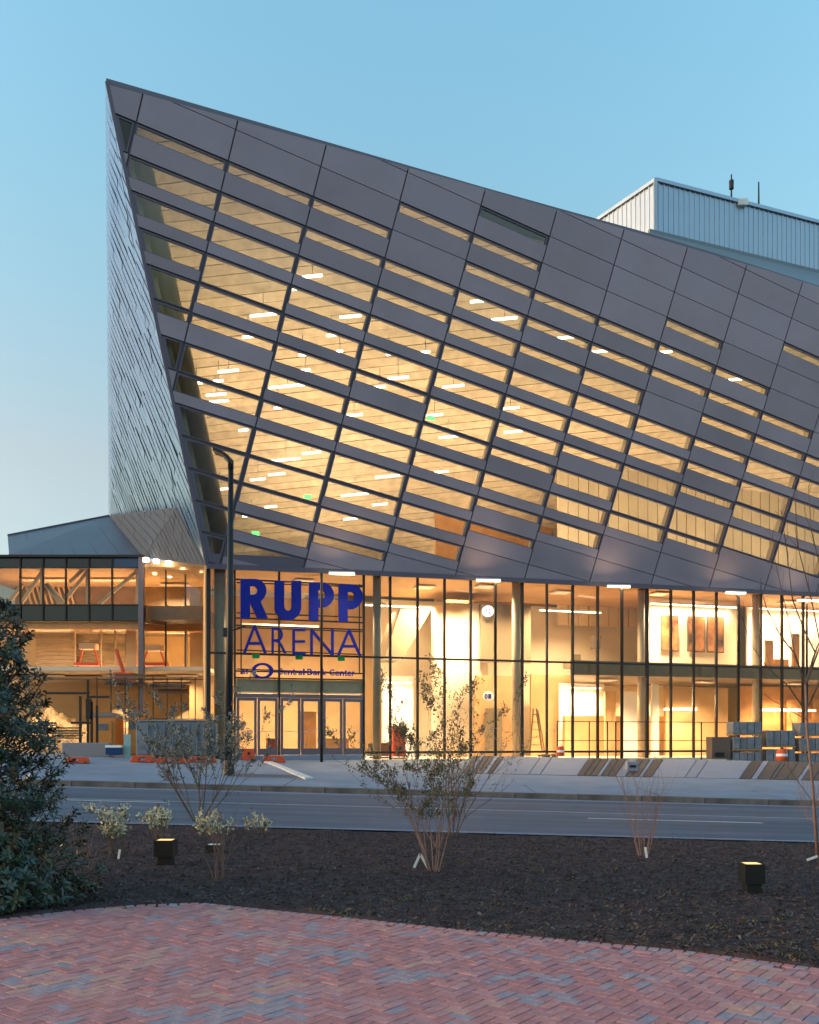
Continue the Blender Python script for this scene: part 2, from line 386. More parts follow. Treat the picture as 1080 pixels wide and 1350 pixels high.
# ------------------------------------------------------------------ brick paving in the foreground
edge_px = [(-400, 1236), (0, 1212), (100, 1200), (180, 1193), (265, 1190), (330, 1197), (450, 1209), (600, 1225), (760, 1240), (900, 1253), (1080, 1277), (1500, 1325)]
EDGE = [PG(x_, y_) for x_, y_ in edge_px]
def edge_y(x):
    for a, b_ in zip(EDGE, EDGE[1:]):
        if a.x <= x <= b_.x: return a.y+(b_.y-a.y)*(x-a.x)/(b_.x-a.x)
    return EDGE[0].y if x < EDGE[0].x else EDGE[-1].y
base = MB(); ex = [e.x for e in EDGE]
n = len(EDGE)
for e in EDGE: base.v += [(e.x, -3, -.022), (e.x, e.y, -.022)]
for i in range(n-1): base.f.append((2*i, 2*i+2, 2*i+3, 2*i+1)); base.m.append(0)
paving = base.build('brick_paving', M['mortar']); tag(paving, kind='structure')
bl, bw, bh, g = .166, .083, .05, .0045
def brick_mesh(mi):
    b = MB(); L2, W2 = bl/2-g/2, bw/2-g/2; c = .005
    z0, z1, z2 = -bh, -.003, 0
    vs = [(-L2, -W2, z0), (L2, -W2, z0), (L2, W2, z0), (-L2, W2, z0), (-L2, -W2, z1), (L2, -W2, z1), (L2, W2, z1), (-L2, W2, z1),
          (-L2+c, -W2+c, z2), (L2-c, -W2+c, z2), (L2-c, W2-c, z2), (-L2+c, W2-c, z2)]
    fs = [(0, 1, 5, 4), (1, 2, 6, 5), (2, 3, 7, 6), (3, 0, 4, 7), (4, 5, 9, 8), (5, 6, 10, 9), (6, 7, 11, 10), (7, 4, 8, 11), (8, 9, 10, 11)]
    b.add(vs, fs); return b, b.mesh('brick', M['brick'][mi])
BM = [brick_mesh(i)[1] for i in range(len(BR))]; BV, BFc = brick_mesh(0)[0].v, brick_mesh(0)[0].f
ang = R(52); bricks = []
Rm = Matrix.Rotation(ang, 3, 'Z')
for i in range(-115, 115):
    for j in range(-115, 115):
        # herringbone: brick pairs on a stepped lattice of the brick width
        for k in range(2):
            u = (i*2 + j - (0))*bw if k == 0 else (i*2 + j)*bw
            if k == 0: cx_, cy_, ro = (4*i+j)*bw+bw, j*bw+bw/2, 0
            else: cx_, cy_, ro = (4*i+j)*bw-bw*.5, j*bw+bw, math.pi/2
            p = Rm @ Vector((cx_, cy_, 0)); p.y += 6.5
            if not (4.7 < p.y < 9.6): continue
            if p.y > edge_y(p.x)-.09: continue
            if abs((p.x)/p.y) > .50: continue
            bricks.append((p.x, p.y, ro+ang))
def bcol(x, y):
    n1 = noise.noise(Vector((x*2.1+3*y*.2, y*2.6, .3)))+.5*noise.noise(Vector((x*6, y*6, 4)))
    r = random.random()
    if n1 > .30 and r < .7: return 4 if r < .4 else 5
    if r > .965: return random.choice((4, 5))
    n2 = noise.noise(Vector((x*1.1, y*1.1, 9)))
    if n2 > .12: return random.choice((1, 3, 7, 0, 7))
    return random.choice((0, 1, 2, 6, 0, 3))
bricks = [(x_, y_, r_, bcol(x_, y_)) for x_, y_, r_ in bricks]
# the 300 that show largest: nearest ones inside the frame
inview = lambda b_: b_[1] > 5.0 and abs(b_[0]/b_[1])*F < 545
bricks.sort(key=lambda b_: (not inview(b_), b_[1]))
for x_, y_, r_, c_ in bricks[:298]:
    o = link(bpy.data.objects.new('brick', BM[c_]), paving)
    o.location = (x_, y_, random.uniform(-.002, .002)); o.rotation_euler = (random.gauss(0, .006), random.gauss(0, .006), r_+random.gauss(0, .012))
rb = MB()
for x_, y_, r_, c_ in bricks[298:]:
    Mx = Matrix.Translation((x_, y_, random.uniform(-.003, .003))) @ Matrix.Rotation(r_+random.gauss(0, .012), 4, 'Z') @ Matrix.Rotation(random.gauss(0, .006), 4, 'X')
    rb.add([Mx @ Vector(v) for v in BV], BFc, c_)
o = rb.build('far_bricks', M['brick'], paving); o['kind'] = 'stuff'
# edge course of the paving
eb = MB()
for a, b_ in zip(EDGE[1:-1], EDGE[2:]):
    L = (b_-a).length; k = max(1, int(L/.087)); d = (b_-a)/k; r_ = math.atan2(d.y, d.x)
    for i in range(k):
        c = a+d*(i+.5); Mx = Matrix.Translation((c.x, c.y-.045, .001)) @ Matrix.Rotation(r_+math.pi/2, 4, 'Z')
        eb.add([Mx @ Vector((v[0]*.55, v[1], v[2])) for v in BV], BFc, random.choice((0, 1, 3, 4, 6)))
o = eb.build('edge_course', M['brick'], paving); o['kind'] = 'stuff'

# ------------------------------------------------------------------ mulch bed
def bed_z(x, y):
    return gz(x, y)+.035*noise.noise(Vector((x*.8, y*.8, 0)))+.018*noise.noise(Vector((x*4, y*4, 2)))+(.03 if 10.5 < y < 15 else 0)-(.03 if y > 16.1 else 0)
b = MB(); X0, X1, nx, ny = -11, 11, 200, 110
for j in range(ny+1):
    for i in range(nx+1):
        x_ = X0+(X1-X0)*i/nx; e = edge_y(x_)+.01; y_ = e+(16.45-e)*(j/ny)**1.15
        b.v.append((x_, y_, bed_z(x_, y_)+.012 if j else -.03))
for j in range(ny):
    for i in range(nx): b.f.append((j*(nx+1)+i, j*(nx+1)+i+1, (j+1)*(nx+1)+i+1, (j+1)*(nx+1)+i)); b.m.append(0)
o = b.build('planting_bed', M['mulchsoil'], smooth=True); tag(o, kind='structure')
ch = MB()
for _ in range(80000):
    y_ = 6.3+10*random.random()**1.25; x_ = random.uniform(-.5, .5)*y_*1.0
    if y_ < edge_y(x_)+random.uniform(-.03, .06): continue
    L = random.uniform(.010, .045); W = L*random.uniform(.18, .5); a = random.uniform(0, 6.28)
    z_ = bed_z(x_, y_)+.014+random.random()**2*.02
    ca, sa = math.cos(a), math.sin(a); t1, t2 = random.gauss(0, .35), random.gauss(0, .35)
    r = random.random(); mi = 0 if r < .5 else 1 if r < .86 else 2 if r < .985 else 3
    ps = []
    for u_, v_ in ((-L, -W), (L, -W*.6), (L*.9, W*.7), (-L*.8, W)):
        ps.append((x_+(u_*ca-v_*sa)/2, y_+(u_*sa+v_*ca)/2, z_+(u_*t1+v_*t2)/2))
    ch.add(ps, [(0, 1, 2, 3)], mi)
tag(ch.build('mulch', [M['chipA'], M['chipB'], M['chipC'], M['chipD']]), 'dark shredded bark mulch covering the planting bed', 'mulch', kind='stuff')
# dry leaf scraps and weeds
wd = MB(); 
for px, py, k in [(520, 1188, 6), (475, 1207, 4), (1005, 1250, 8), (1020, 1268, 7), (945, 1225, 5), (985, 1215, 4), (712, 1152, 5), (642, 1193, 5), (435, 1205, 9), (455, 1206, 6), (640, 1101, 6), (885, 1180, 4), (1060, 1266, 7), (905, 1190, 4), (770, 1108, 3), (255, 1172, 5), (847, 1223, 3), (1030, 1215, 4)]:
    p = PG(px, py, 0.0)
    for _ in range(k*3):
        x_, y_ = p.x+random.gauss(0, .09), p.y+random.gauss(0, .07)
        if y_ < edge_y(x_)+.02: continue
        h = random.uniform(.01, .04); a = random.uniform(0, 6.28); dx, dy = math.cos(a)*.012, math.sin(a)*.012; lx, ly = random.gauss(0, .03), random.gauss(0, .03)
        z_ = bed_z(x_, y_)+.01
        wd.add([(x_-dx, y_-dy, z_), (x_+dx, y_+dy, z_), (x_+lx, y_+ly, z_+h)], [(0, 1, 2)], 0 if random.random() < .6 else 1)
tag(wd.build('weeds', [M['grass'], M['chipD']]), 'yellow green weeds and dry leaf scraps scattered over the mulch', 'weeds', kind='stuff')

# ================================================================== the arena
ar = empty('arena_building', PC(700, 995), 'large arena with a leaning grey panelled front of slanted windows over a lit glass lobby', 'arena')
def AP(b, name, m, parent=None, **k):
    o = b.build(name, m, **k); return part_world(o, ar) if parent is None else o
H = np.array([[138.618553, -9.57366166, 58.8652], [61.6927348, 44.8322486, 62.4398605], [.0411627717, .00355163111, 1.0]])
def G(u, v):
    p = H @ np.array([u, v, 1.0]); return (p[0]/p[2], p[1]/p[2])
# outline of the leaning front, in photo coordinates, clockwise on screen
OUT = [(140, 106), (432, 190), (640, 250), (860, 311), (960, 341), (1080, 379), (1210, 424), (1330, 468), (1330, 796), (1080, 784), (750, 768), (480, 755), (272, 746)]
def clip(poly, region, eps=.4):
    res = list(poly); m = len(region)
    for i in range(m):
        (x1, y1), (x2, y2) = region[i], region[(i+1) % m]
        inp, res = res, []
        if not inp: return []
        side = lambda p: (x2-x1)*(p[1]-y1)-(y2-y1)*(p[0]-x1)
        for j in range(len(inp)):
            p, q = inp[j], inp[(j+1) % len(inp)]; sp, sq = side(p), side(q)
            if sp >= 0: res.append(p)
            if sp*sq < 0: t = sp/(sp-sq); res.append((p[0]+(q[0]-p[0])*t, p[1]+(q[1]-p[1])*t))
    out = []
    for p in res:
        if not out or (abs(p[0]-out[-1][0])+abs(p[1]-out[-1][1])) > eps: out.append(p)
    if len(out) > 2 and abs(out[0][0]-out[-1][0])+abs(out[0][1]-out[-1][1]) < eps: out.pop()
    return out
def parea(p):
    return abs(sum(p[i][0]*p[(i+1) % len(p)][1]-p[(i+1) % len(p)][0]*p[i][1] for i in range(len(p))))/2 if len(p) > 2 else 0
# convex version for cladding and one inset for openings
INS = [(149.5, 122), (432, 204), (640, 265), (860, 329), (960, 360), (1080, 400), (1210, 446), (1330, 490), (1330, 780), (1080, 768), (750, 753), (480, 741), (279, 735.5)]
WIN = {0: {1: 'f'}, 1: {1: 's', 2: 'm', 3: 'm', 4: 'm', 5: 'f', 6: 's', 7: 'f', 8: 'm', 9: 'f'},
 2: {1: 's', 2: 'm', 3: 'm', 4: 'f', 5: 'm', 6: 's', 7: 'f', 8: 'm', 9: 'f', 10: 'f', 11: 'f', 12: 'f', 13: 'f'},
 3: {1: 's', 2: 's', 3: 'm', 4: 'm', 5: 'm', 6: 'm', 7: 'm', 8: 'm', 9: 'f', 10: 'f', 11: 'm', 12: 'm', 13: 'm'},
 4: {0: 's', 2: 's', 3: 's', 4: 'm', 5: 'f', 6: 's', 7: 'm', 8: 'm', 9: 'f', 10: 'm', 11: 'm', 12: 's'},
 5: {-1: 's', 0: 's', 1: 's', 2: 'm', 3: 'm', 4: 'm', 5: 'm', 6: 'f', 7: 'm', 8: 'm', 9: 'm', 10: 'm', 11: 'm'},
 6: {1: 's', 2: 's', 3: 's', 4: 'm', 5: 'm', 6: 'm', 7: 's', 8: 'm', 9: 's', 10: 's'},
 7: {1: 's', 2: 's', 3: 'm', 4: 'm', 5: 'm', 6: 's', 7: 'm', 8: 'm', 9: 'm'},
 8: {0: 's', 1: 's', 2: 's', 4: 'm', 5: 'm', 6: 'm', 7: 'f', 8: 'm'},
 9: {1: 's', 2: 's', 3: 's', 4: 's', 5: 's', 6: 's', 7: 'f', 8: 's'},
 10: {-1: 's', 2: 's', 3: 's', 4: 'm', 5: 'f', 6: 'm', 7: 'f'},
 11: {1: 's', 3: 's', 4: 'm', 5: 'm', 6: 'm', 7: 'f'},
 12: {0: 's', 2: 's', 3: 'm', 4: 's', 5: 'm', 6: 'f'}, 13: {1: 's', 3: 'm', 4: 'm', 5: 's', 6: 'm'}}
VE = {'s': .34, 'm': .62, 'f': .925}
back = MB()
F3 = lambda poly: [PF(x_, y_) for x_, y_ in poly]
def rect(u0, u1, v0, v1): return [G(u0, v0), G(u1, v0), G(u1, v1), G(u0, v1)]
OUTc = OUT
for c in range(-1, 14):
    for r in range(-6, 15):
        cell = clip(rect(c, c+1, r, r+1), OUTc)
        if parea(cell) < 12: continue
        k = WIN.get(c, {}).get(r)
        hole = []
        if k:
            hole = clip(rect(c+.026, c+.966, r+.075, r+VE[k]), INS)
            if parea(hole) < 30: hole = []; k = None
        back.plate(F3(cell), [F3(hole)] if hole else [], NFv, 0, -.12)
        v0 = r+.012 if not k else r+VE[k]+.03
        if k != 'f':
            pan = clip(rect(c+.008, c+.992, v0, r+.988), [(x_+(.8 if x_ < 300 else 0), y_) for x_, y_ in OUTc])
            if parea(pan) > 14:
                b = MB(); b.plate(F3(pan), [], NFv, .075, .005); AP(b, 'panel', M['panel'])
        if k:
            big = clip(rect(c+.012, c+.98, r+.035, r+VE[k]+(.045 if k != 'f' else .03)), [(x_, y_) for x_, y_ in OUTc])
            b = MB(); b.plate(F3(big), [F3(hole)], NFv, .045, -.05)
            wf = AP(b, 'window', M['frame'])
            b = MB(); b.plate(F3(hole), [], NFv, 0, -.02); p = b.build('pane', M['pane']); p.parent = wf
            if c == 0: p.data.materials[0] = M['darkglass']
AP(back, 'facade_backing', M['backing'])
# dark top edge, left corner edge and bottom fascia
b = MB()
for a, c in zip(OUT[:8], OUT[1:8]):
    b.bar(PF(a[0], a[1]+1.0), PF(c[0], c[1]+1.0), .17, .10, up=NFv)
AP(b, 'roof_edge', M['cap'])
b = MB(); b.bar(PF(141, 108), PF(273, 746), .14, .16, up=NFv); AP(b, 'corner_edge', M['frame'])
b = MB()
for a, c in zip(OUT[8:12], OUT[9:13]): b.bar(PF(*a)+NFv*.02, PF(*c)+NFv*.02, .22, .16, up=NFv)
AP(b, 'fascia', M['frame'])
# deep fins behind the joints
for c in range(1, 13):
    seg = [G(c-.01, v) for v in (-4, 14)]
    seg = clip([(seg[0][0]-.5, seg[0][1]), (seg[0][0]+.5, seg[0][1]), (seg[1][0]+.5, seg[1][1]), (seg[1][0]-.5, seg[1][1])], INS)
    if len(seg) < 3: continue
    top = min(seg, key=lambda p: p[1]); bot = max(seg, key=lambda p: p[1])
    a, d = PF(*top)-NFv*.34, PF(*bot)-NFv*.34
    b = MB(); b.bar(a, d, .07, .4, up=NFv); AP(b, 'fin', M['plaster'])
# leaning corner column behind the left edge
b = MB(); b.tube([PF(166, 120, 1.6), PF(298, 742, 1.6)], .42, 14); AP(b, 'corner_column', M['greycolumn'], smooth=True)
b = MB(); b.bar(PF(152, 118, .55), PF(282, 740, .55), .18, .3, up=NFv); AP(b, 'edge_fin', M['column'])

# --- side face: silver shingles, and the folded underside
A3, E3 = PF(140, 106), PF(273, 746); C3 = PZ(144, 680, 52); G3 = PZ(190, 735, 44.6); K3 = PZ(10, 706, 49); K2 = PZ(12, 732, 45)
nS = (E3-A3).cross(C3-A3).normalized()
if nS.dot(Vector((0, 0, EYE))-A3) < 0: nS = -nS
def ray_plane(px, py, p0, n_):
    d = Vector(((px-CX)/F, 1, -(py-CY)/F)); o = Vector((0, 0, EYE)); return o+d*((p0-o).dot(n_)/d.dot(n_))
D3 = ray_plane(234, 668, A3, nS)
def shingles(name, tri, n_, m, along, across, dirimg, jit=.03, mback=None):
    """rows of overlapping metal shingles filling a 3-D triangle or polygon"""
    p0 = tri[0]; ax = dirimg.normalized(); ax = (ax-n_*ax.dot(n_)).normalized(); ay = n_.cross(ax)
    P2 = [((p-p0).dot(ax), (p-p0).dot(ay)) for p in tri]
    s = sum(P2[i][0]*P2[(i+1) % len(P2)][1]-P2[(i+1) % len(P2)][0]*P2[i][1] for i in range(len(P2)))
    if s < 0: P2 = P2[::-1]
    bk = MB(); bk.plate([p-n_*.08 for p in tri], [], n_, 0, -.1); AP(bk, name+'_deck', M['cladding'] if 'side' in name else M['underclad'])
    b = MB(); x0, x1 = min(p[0] for p in P2), max(p[0] for p in P2); y0, y1 = min(p[1] for p in P2), max(p[1] for p in P2)
    j = 0; y = y0
    while y < y1:
        x = x0-random.random()*along
        while x < x1:
            q = clip([(x+.01, y+.004), (x+along-.01, y+.004), (x+along-.01, y+across-.004), (x+.01, y+across-.004)], P2, .01)
            if parea(q) > .01 and len(q) > 2:
                t1, t2 = random.gauss(0, jit*.5), .045+random.gauss(0, jit)
                b.add([p0+ax*u+ay*v+n_*(.02+(u-x)*t1+(v-y)*t2) for u, v in q], [tuple(range(len(q)))])
            x += along
        y += across; j += 1
    o = AP(b, name, m); o['kind'] = 'stuff'; return o
pa, pb = ray_plane(160, 300, A3, nS), ray_plane(185, 360, A3, nS)
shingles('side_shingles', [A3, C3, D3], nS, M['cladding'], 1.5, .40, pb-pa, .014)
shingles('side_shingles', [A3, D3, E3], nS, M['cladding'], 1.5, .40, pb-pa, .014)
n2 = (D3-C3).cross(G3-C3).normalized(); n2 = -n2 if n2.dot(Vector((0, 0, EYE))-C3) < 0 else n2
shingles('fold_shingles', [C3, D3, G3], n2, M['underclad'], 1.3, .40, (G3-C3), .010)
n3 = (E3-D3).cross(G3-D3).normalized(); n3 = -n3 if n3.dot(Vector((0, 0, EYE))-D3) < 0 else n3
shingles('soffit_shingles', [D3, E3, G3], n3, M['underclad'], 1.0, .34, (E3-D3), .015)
# canopy over the glass annex
n4 = (K3-C3).cross(G3-C3).normalized(); n4 = -n4 if n4.y > 0 else n4
b = MB(); b.plate([C3, K3, K2, G3], [], n4, 0, -.25); 
b.plate([C3+Vector((0, .3, 0)), C3+Vector((3, 9, 0)), K3+Vector((0, 9, 0)), K3+Vector((0, .3, 0))], [], (0, 0, 1), 0, -.2)
AP(b, 'canopy', M['canopy'])
b = MB(); b.bar(K3, C3, .12, .12); AP(b, 'canopy_edge', M['frame'])
b = MB(); b.bar(K2, G3, .10, .12); AP(b, 'canopy_edge', M['frame'])
# canopy panel seams
for k in range(1, 6):
    t = k/6; b = MB(); b.bar(K3.lerp(C3, t)+n4*.01, K2.lerp(G3, t)+n4*.01, .05, .03, up=n4); AP(b, 'canopy_seam', M['backing'])

# --- roof behind the front, ceiling of wooden planks below it
TL, TR = PF(150, 120), PF(1330, 478)
SL = -.50
def roofpt(p, back_, dn=0): return Vector((p.x+back_*(-.02), p.y+back_, p.z+SL*back_-dn))
nC = (TR-TL).cross(Vector((0, 1, SL))).normalized(); nC = -nC if nC.z > 0 else nC    # faces down
b = MB(); b.add([TL+Vector((0, .15, -.1)), TR+Vector((0, .15, -.1)), roofpt(TR, 40, .1), roofpt(TL, 40, .1)], [(0, 1, 2, 3)]); AP(b, 'roof', M['roofsheet'])
CEI0 = TL+Vector((0, .3, -.75))
def PCE(px, py): return ray_plane(px, py, CEI0, nC)
pd = (PCE(520, 396)-PCE(300, 420)).normalized(); pn = nC.cross(pd)
cpoly3 = [TL+Vector((0, .3, -.75)), TR+Vector((0, .3, -.75)), roofpt(TR, 40, .75), roofpt(TL, 40, .75)]
P2 = [((p-CEI0).dot(pd), (p-CEI0).dot(pn)) for p in cpoly3]
if sum(P2[i][0]*P2[(i+1) % 4][1]-P2[(i+1) % 4][0]*P2[i][1] for i in range(4)) < 0: P2 = P2[::-1]
b = MB(); b.plate([p-nC*.12 for p in cpoly3], [], nC, 0, -.1); AP(b, 'ceiling_deck', M['backing'])
y = min(p[1] for p in P2); x0, x1 = min(p[0] for p in P2), max(p[0] for p in P2)
while y < max(p[1] for p in P2):
    q = clip([(x0, y), (x1, y), (x1, y+.50), (x0, y+.50)], P2, .01)
    if parea(q) > .3:
        b = MB(); b.plate([CEI0+pd*u+pn*v for u, v in q], [], nC, random.uniform(0, .03), -.08); AP(b, 'ceiling_plank', M['plank'])
    y += .53
# pale ribbed wall deep on the right and wooden core in the middle of the hall
def wallC(px0, px1, z0, z1, off, th, name, m, parent=None):
    a, c = PC(px0, 900, off), PC(px1, 900, off); a.z = c.z = 0; mid = (a+c)/2; L = (c-a).length
    b = MB(); b.box((mid.x-NW.x*th/2, mid.y-NW.y*th/2, (z0+z1)/2), (L, th, z1-z0), ROTC); return AP(b, name, m)
a, c = PC(735, 900, 7.5), PC(1330, 900, 6.5); L = (c-a).length; k = int(L/.62)
for i in range(k):
    p = a.lerp(c, (i+.5)/k); b = MB(); hgt = 26.5-i/k*7
    b.box((p.x, p.y, 9.1+hgt/2-4), (L/k-.04, .16, hgt-6), ROTC+.04); AP(b, 'wall_board', M['cream'])
wallC(575, 728, 9.1, 17.6, 12.5, .3, 'wood_wall', M['orangewood'])
wallC(300, 420, 9.1, 11.5, 15, .3, 'low_wall', M['plaster'])
wallC(-100, 1400, 9.0, 12.6, 24, .3, 'back_wall', M['plaster'])

# ================================================================== lobby behind the glass
ZB = .70
zbot, ztop = ZB, 9.12
L0 = PC(274, 900).x; 
def plan(px0, px1, o0, o1, z0, z1, name, m):           # a level box between two depths behind the glass
    q = [PC(px0, 900, o0), PC(px1, 900, o0), PC(px1, 900, o1), PC(px0, 900, o1)]
    q = [Vector((p.x, p.y, 0)) for p in q]
    b = MB(); b.plate(q, [], (0, 0, 1), z1, z0); return AP(b, name, m)
plan(274, 1400, -.12, 14, -.2, ZB, 'lobby_floor', M['floor'])
plan(274, 1400, .35, 7.4, 9.22, 9.5, 'lobby_ceiling', M['tanwall'])
plan(752, 1400, .55, 8, 4.75, 5.45, 'mezzanine_floor', M['slab'])
wallC(500, 1500, ZB, 9.2, 8.2, .2, 'lobby_back_wall', M['plaster'])
wallC(250, 520, ZB, 9.2, 9.2, .2, 'lobby_back_wall', M['tanwall'])
wallC(700, 760, ZB, 5.2, 6.5, .15, 'lobby_wall', M['tanwall'])
wallC(745, 960, ZB, 2.9, 5.5, .3, 'counter_wall', M['tanwall'])
wallC(878, 960, ZB, 4.5, 4.6, .2, 'lobby_wall', M['tanwall'])
wallC(975, 1100, ZB, 4.6, 4.2, .2, 'lobby_wall', M['orangewood'])
wallC(505, 545, ZB, 5.0, 7.4, .2, 'lobby_wall', M['white'])
wallC(628, 684, ZB, 4.9, 4.2, .25, 'guide_wall', M['tanwall'])
wallC(634, 700, 5.6, 8.6, 4.4, .25, 'guide_wall', M['stair'])
wallC(640, 662, ZB+.1, 3.2, 4.1, .06, 'lobby_door', M['stair'])
wallC(852, 975, 5.45, 9.2, 3.4, .15, 'picture_wall', M['plaster'])
wallC(738, 797, ZB, 4.7, 6.0, .2, 'lobby_wall', M['white'])
wallC(798, 812, ZB, 4.2, 5.0, .15, 'lobby_wall', M['tanwall'])
wallC(822, 842, ZB, 4.2, 4.4, .15, 'lobby_wall', M['white'])
wallC(860, 869, ZB, 4.6, 4.0, .15, 'lobby_wall', M['white'])
wallC(985, 1150, 5.45, 9.2, 4.8, .15, 'upper_wall', M['white'])
wallC(1038, 1052, ZB, 3.9, 3.9, .1, 'lobby_door', M['orangewood'])
wallC(1072, 1092, ZB, 3.9, 3.9, .1, 'lobby_door', M['orangewood'])
wallC(756, 800, 5.45, 5.75, 4.5, 1.2, 'upper_plinth', M['stair'])
# round stair core and stair flight
cc = PC(606, 900, 6.0); b = MB(); b.tube([(cc.x, cc.y, ZB), (cc.x, cc.y, 8.6)], 1.5, 28); AP(b, 'round_core', M['plaster'], smooth=True)
b = MB(); q = [PC(500, 872, 5.5), PC(524, 872, 5.5), PC(562, 806, 5.5), PC(522, 806, 5.5)]; b.plate(q, [], NW, .9, -.9); AP(b, 'stair_flight', M['stair'])
# columns
def column(px, off, r, m, z1=9.2, z0=ZB):
    p = PC(px, 900, off); b = MB(); b.tube([(p.x, p.y, z0), (p.x, p.y, z1)], r, 18); AP(b, 'column', m, smooth=True)
column(290, .75, .25, M['greycolumn']); column(497, .8, .19, M['greycolumn']); column(681, 1.3, .22, M['column']); column(846, 1.3, .2, M['column']); column(998, 1.3, .24, M['column']); column(1180, .85, .3, M['column'])
# glazing
mull = [(275, .16), (309.5, .08), (368, .08), (424, .08), (479.5, .09), (514.5, .09), (550.5, .09), (586, .09), (620.5, .09), (653, .09), (688, .14), (721, .07), (755, .09), (788, .09), (820, .09), (853, .14), (884.5, .08), (914.5, .08), (944.5, .08), (973.5, .08), (1003, .09), (1031, .08), (1059, .08), (1086, .08), (1113, .08), (1139, .08), (1165, .08), (1190, .08), (1214, .08), (1238, .08)]
def fascz(px): return PF(px, 746+(px-272)*.0472).z
for px, wd_ in mull:
    b = MB(); p = PC(px, 900); b.box((p.x, p.y, (ZB+fascz(px))/2), (wd_, .16, fascz(px)-ZB), ROTC); AP(b, 'mullion', M['mullion'])
zt = 5.28
def hbar(px0, px1, z, h=.09, d=.12, name='transom', m='mullion'):
    a, c = PC(px0, 900), PC(px1, 900); mid = (a+c)/2; b = MB(); b.box((mid.x, mid.y, z), ((c-a).length, d, h), ROTC); return AP(b, name, M[m])
zsub = [PC(395, y_).z for y_ in (768, 818, 827.5, 862, 886.5, 895, 918)]
for (p0, w0), (p1, w1) in zip(mull, mull[1:]):
    ps = PC((p0+p1)/2, 900); ztp = fascz((p0+p1)/2)
    inner0, inner1 = p0+1.4, p1-1.4
    hbar(inner0, inner1, zt)
    door = 305 < p0 < 478
    if door:
        for z in (zsub[0], zsub[1], zsub[2], zsub[4], zsub[5]): hbar(inner0, inner1, z, .06)
        hbar(inner0, inner1, zsub[6], .16, .18, 'door_header', 'door')
    else:
        hbar(inner0, inner1, 1.02, .10)
        b = MB(); a, c = PC(inner0, 900), PC(inner1, 900); mid = (a+c)/2; b.box((mid.x, mid.y, (ZB+.97)/2), ((c-a).length, .02, .97-ZB), ROTC); AP(b, 'glass_pane', M['lobbyglass'])
        b = MB(); a, c = PC(inner0, 900, .0), PC(inner1, 900, .0); mid = (a+c)/2
        b.box((mid.x, mid.y, (1.07+zt-.05)/2), ((c-a).length, .02, zt-.05-1.07), ROTC); AP(b, 'glass_pane', M['lobbyglass'])
    a, c = PC(inner0, 900), PC(inner1, 900); mid = (a+c)/2
    b = MB(); b.box((mid.x, mid.y, (zt+.05+ztp)/2), ((c-a).length, .02, ztp-zt-.05), ROTC); AP(b, 'glass_pane', M['lobbyglass'])
    if door:
        zh = zsub[6]+.09
        b = MB(); b.box((mid.x, mid.y, (zt-.05+zh)/2), ((c-a).length, .02, zt-.05-zh), ROTC); AP(b, 'glass_pane', M['lobbyglass'])
# doors: two leaves per bay, each with its own glass and pull bar
for x0_, x1_ in ((312, 338.5), (339.5, 366), (370, 396), (397, 422.5), (426, 451.5), (452.5, 478)):
    a, c = PC(x0_, 900), PC(x1_, 900); mid = (a+c)/2; wdt = (c-a).length; z0_, z1_ = .93, zsub[6]-.09
    o3 = [a.copy(), c.copy(), c.copy(), a.copy()]
    for p, z in zip(o3, (z0_, z0_, z1_, z1_)): p.z = z
    st = .11/wdt; i3 = [a.lerp(c, st), a.lerp(c, 1-st), a.lerp(c, 1-st), a.lerp(c, st)]
    for p, z in zip(i3, (z0_+.28, z0_+.28, z1_-.13, z1_-.13)): p.z = z
    b = MB(); b.plate(o3, [i3], NW, .04, -.03); dr = AP(b, 'door', M['door'])
    b = MB(); b.plate(i3, [], NW, .01, -.005); p = b.build('pane', M['lobbyglass']); p.parent = dr
    b = MB(); h0 = a.lerp(c, .5); h0.z = 1.95; b.bar(a.lerp(c, .15)+Vector((0, 0, h0.z-a.z))+NW*.09, a.lerp(c, .85)+Vector((0, 0, h0.z-a.z))+NW*.09, .03, .03); p = b.build('push_bar', M['steel']); p.parent = dr
hbar(311, 478, (ZB+.92)/2, .92-ZB, .3, 'threshold', 'slabpale')
# plinth under the glass
q = [PC(274, 900, -.16), PC(1400, 900, -.16), PC(1400, 900, .2), PC(274, 900, .2)]
for p in q: p.z = 0
b = MB(); b.plate(q, [], (0, 0, 1), ZB-.005, -.6); AP(b, 'plinth', M['plaster'])
# vestibule lid behind the sign
a, c = PC(311, 900, .6), PC(478, 900, .6); b = MB(); mid = (a+c)/2; b.box((mid.x, mid.y, (PC(395, 898, .6).z+PC(395, 913, .6).z)/2), ((c-a).length, .9, .55), ROTC); AP(b, 'vestibule_lid', M['column'])
# glass return at the left end, closing the lobby
a = PC(274, 900); c = PZ(270, 900, 46); q = [a.copy(), c.copy(), c.copy(), a.copy()]
for p, z in zip(q, (.5, .5, 9.2, 9.2)): p.z = z
nn = (c-a).cross(Vector((0, 0, 1))).normalized(); b = MB(); b.plate(q, [], nn, 0, -.1); AP(b, 'end_wall', M['tanwall'])

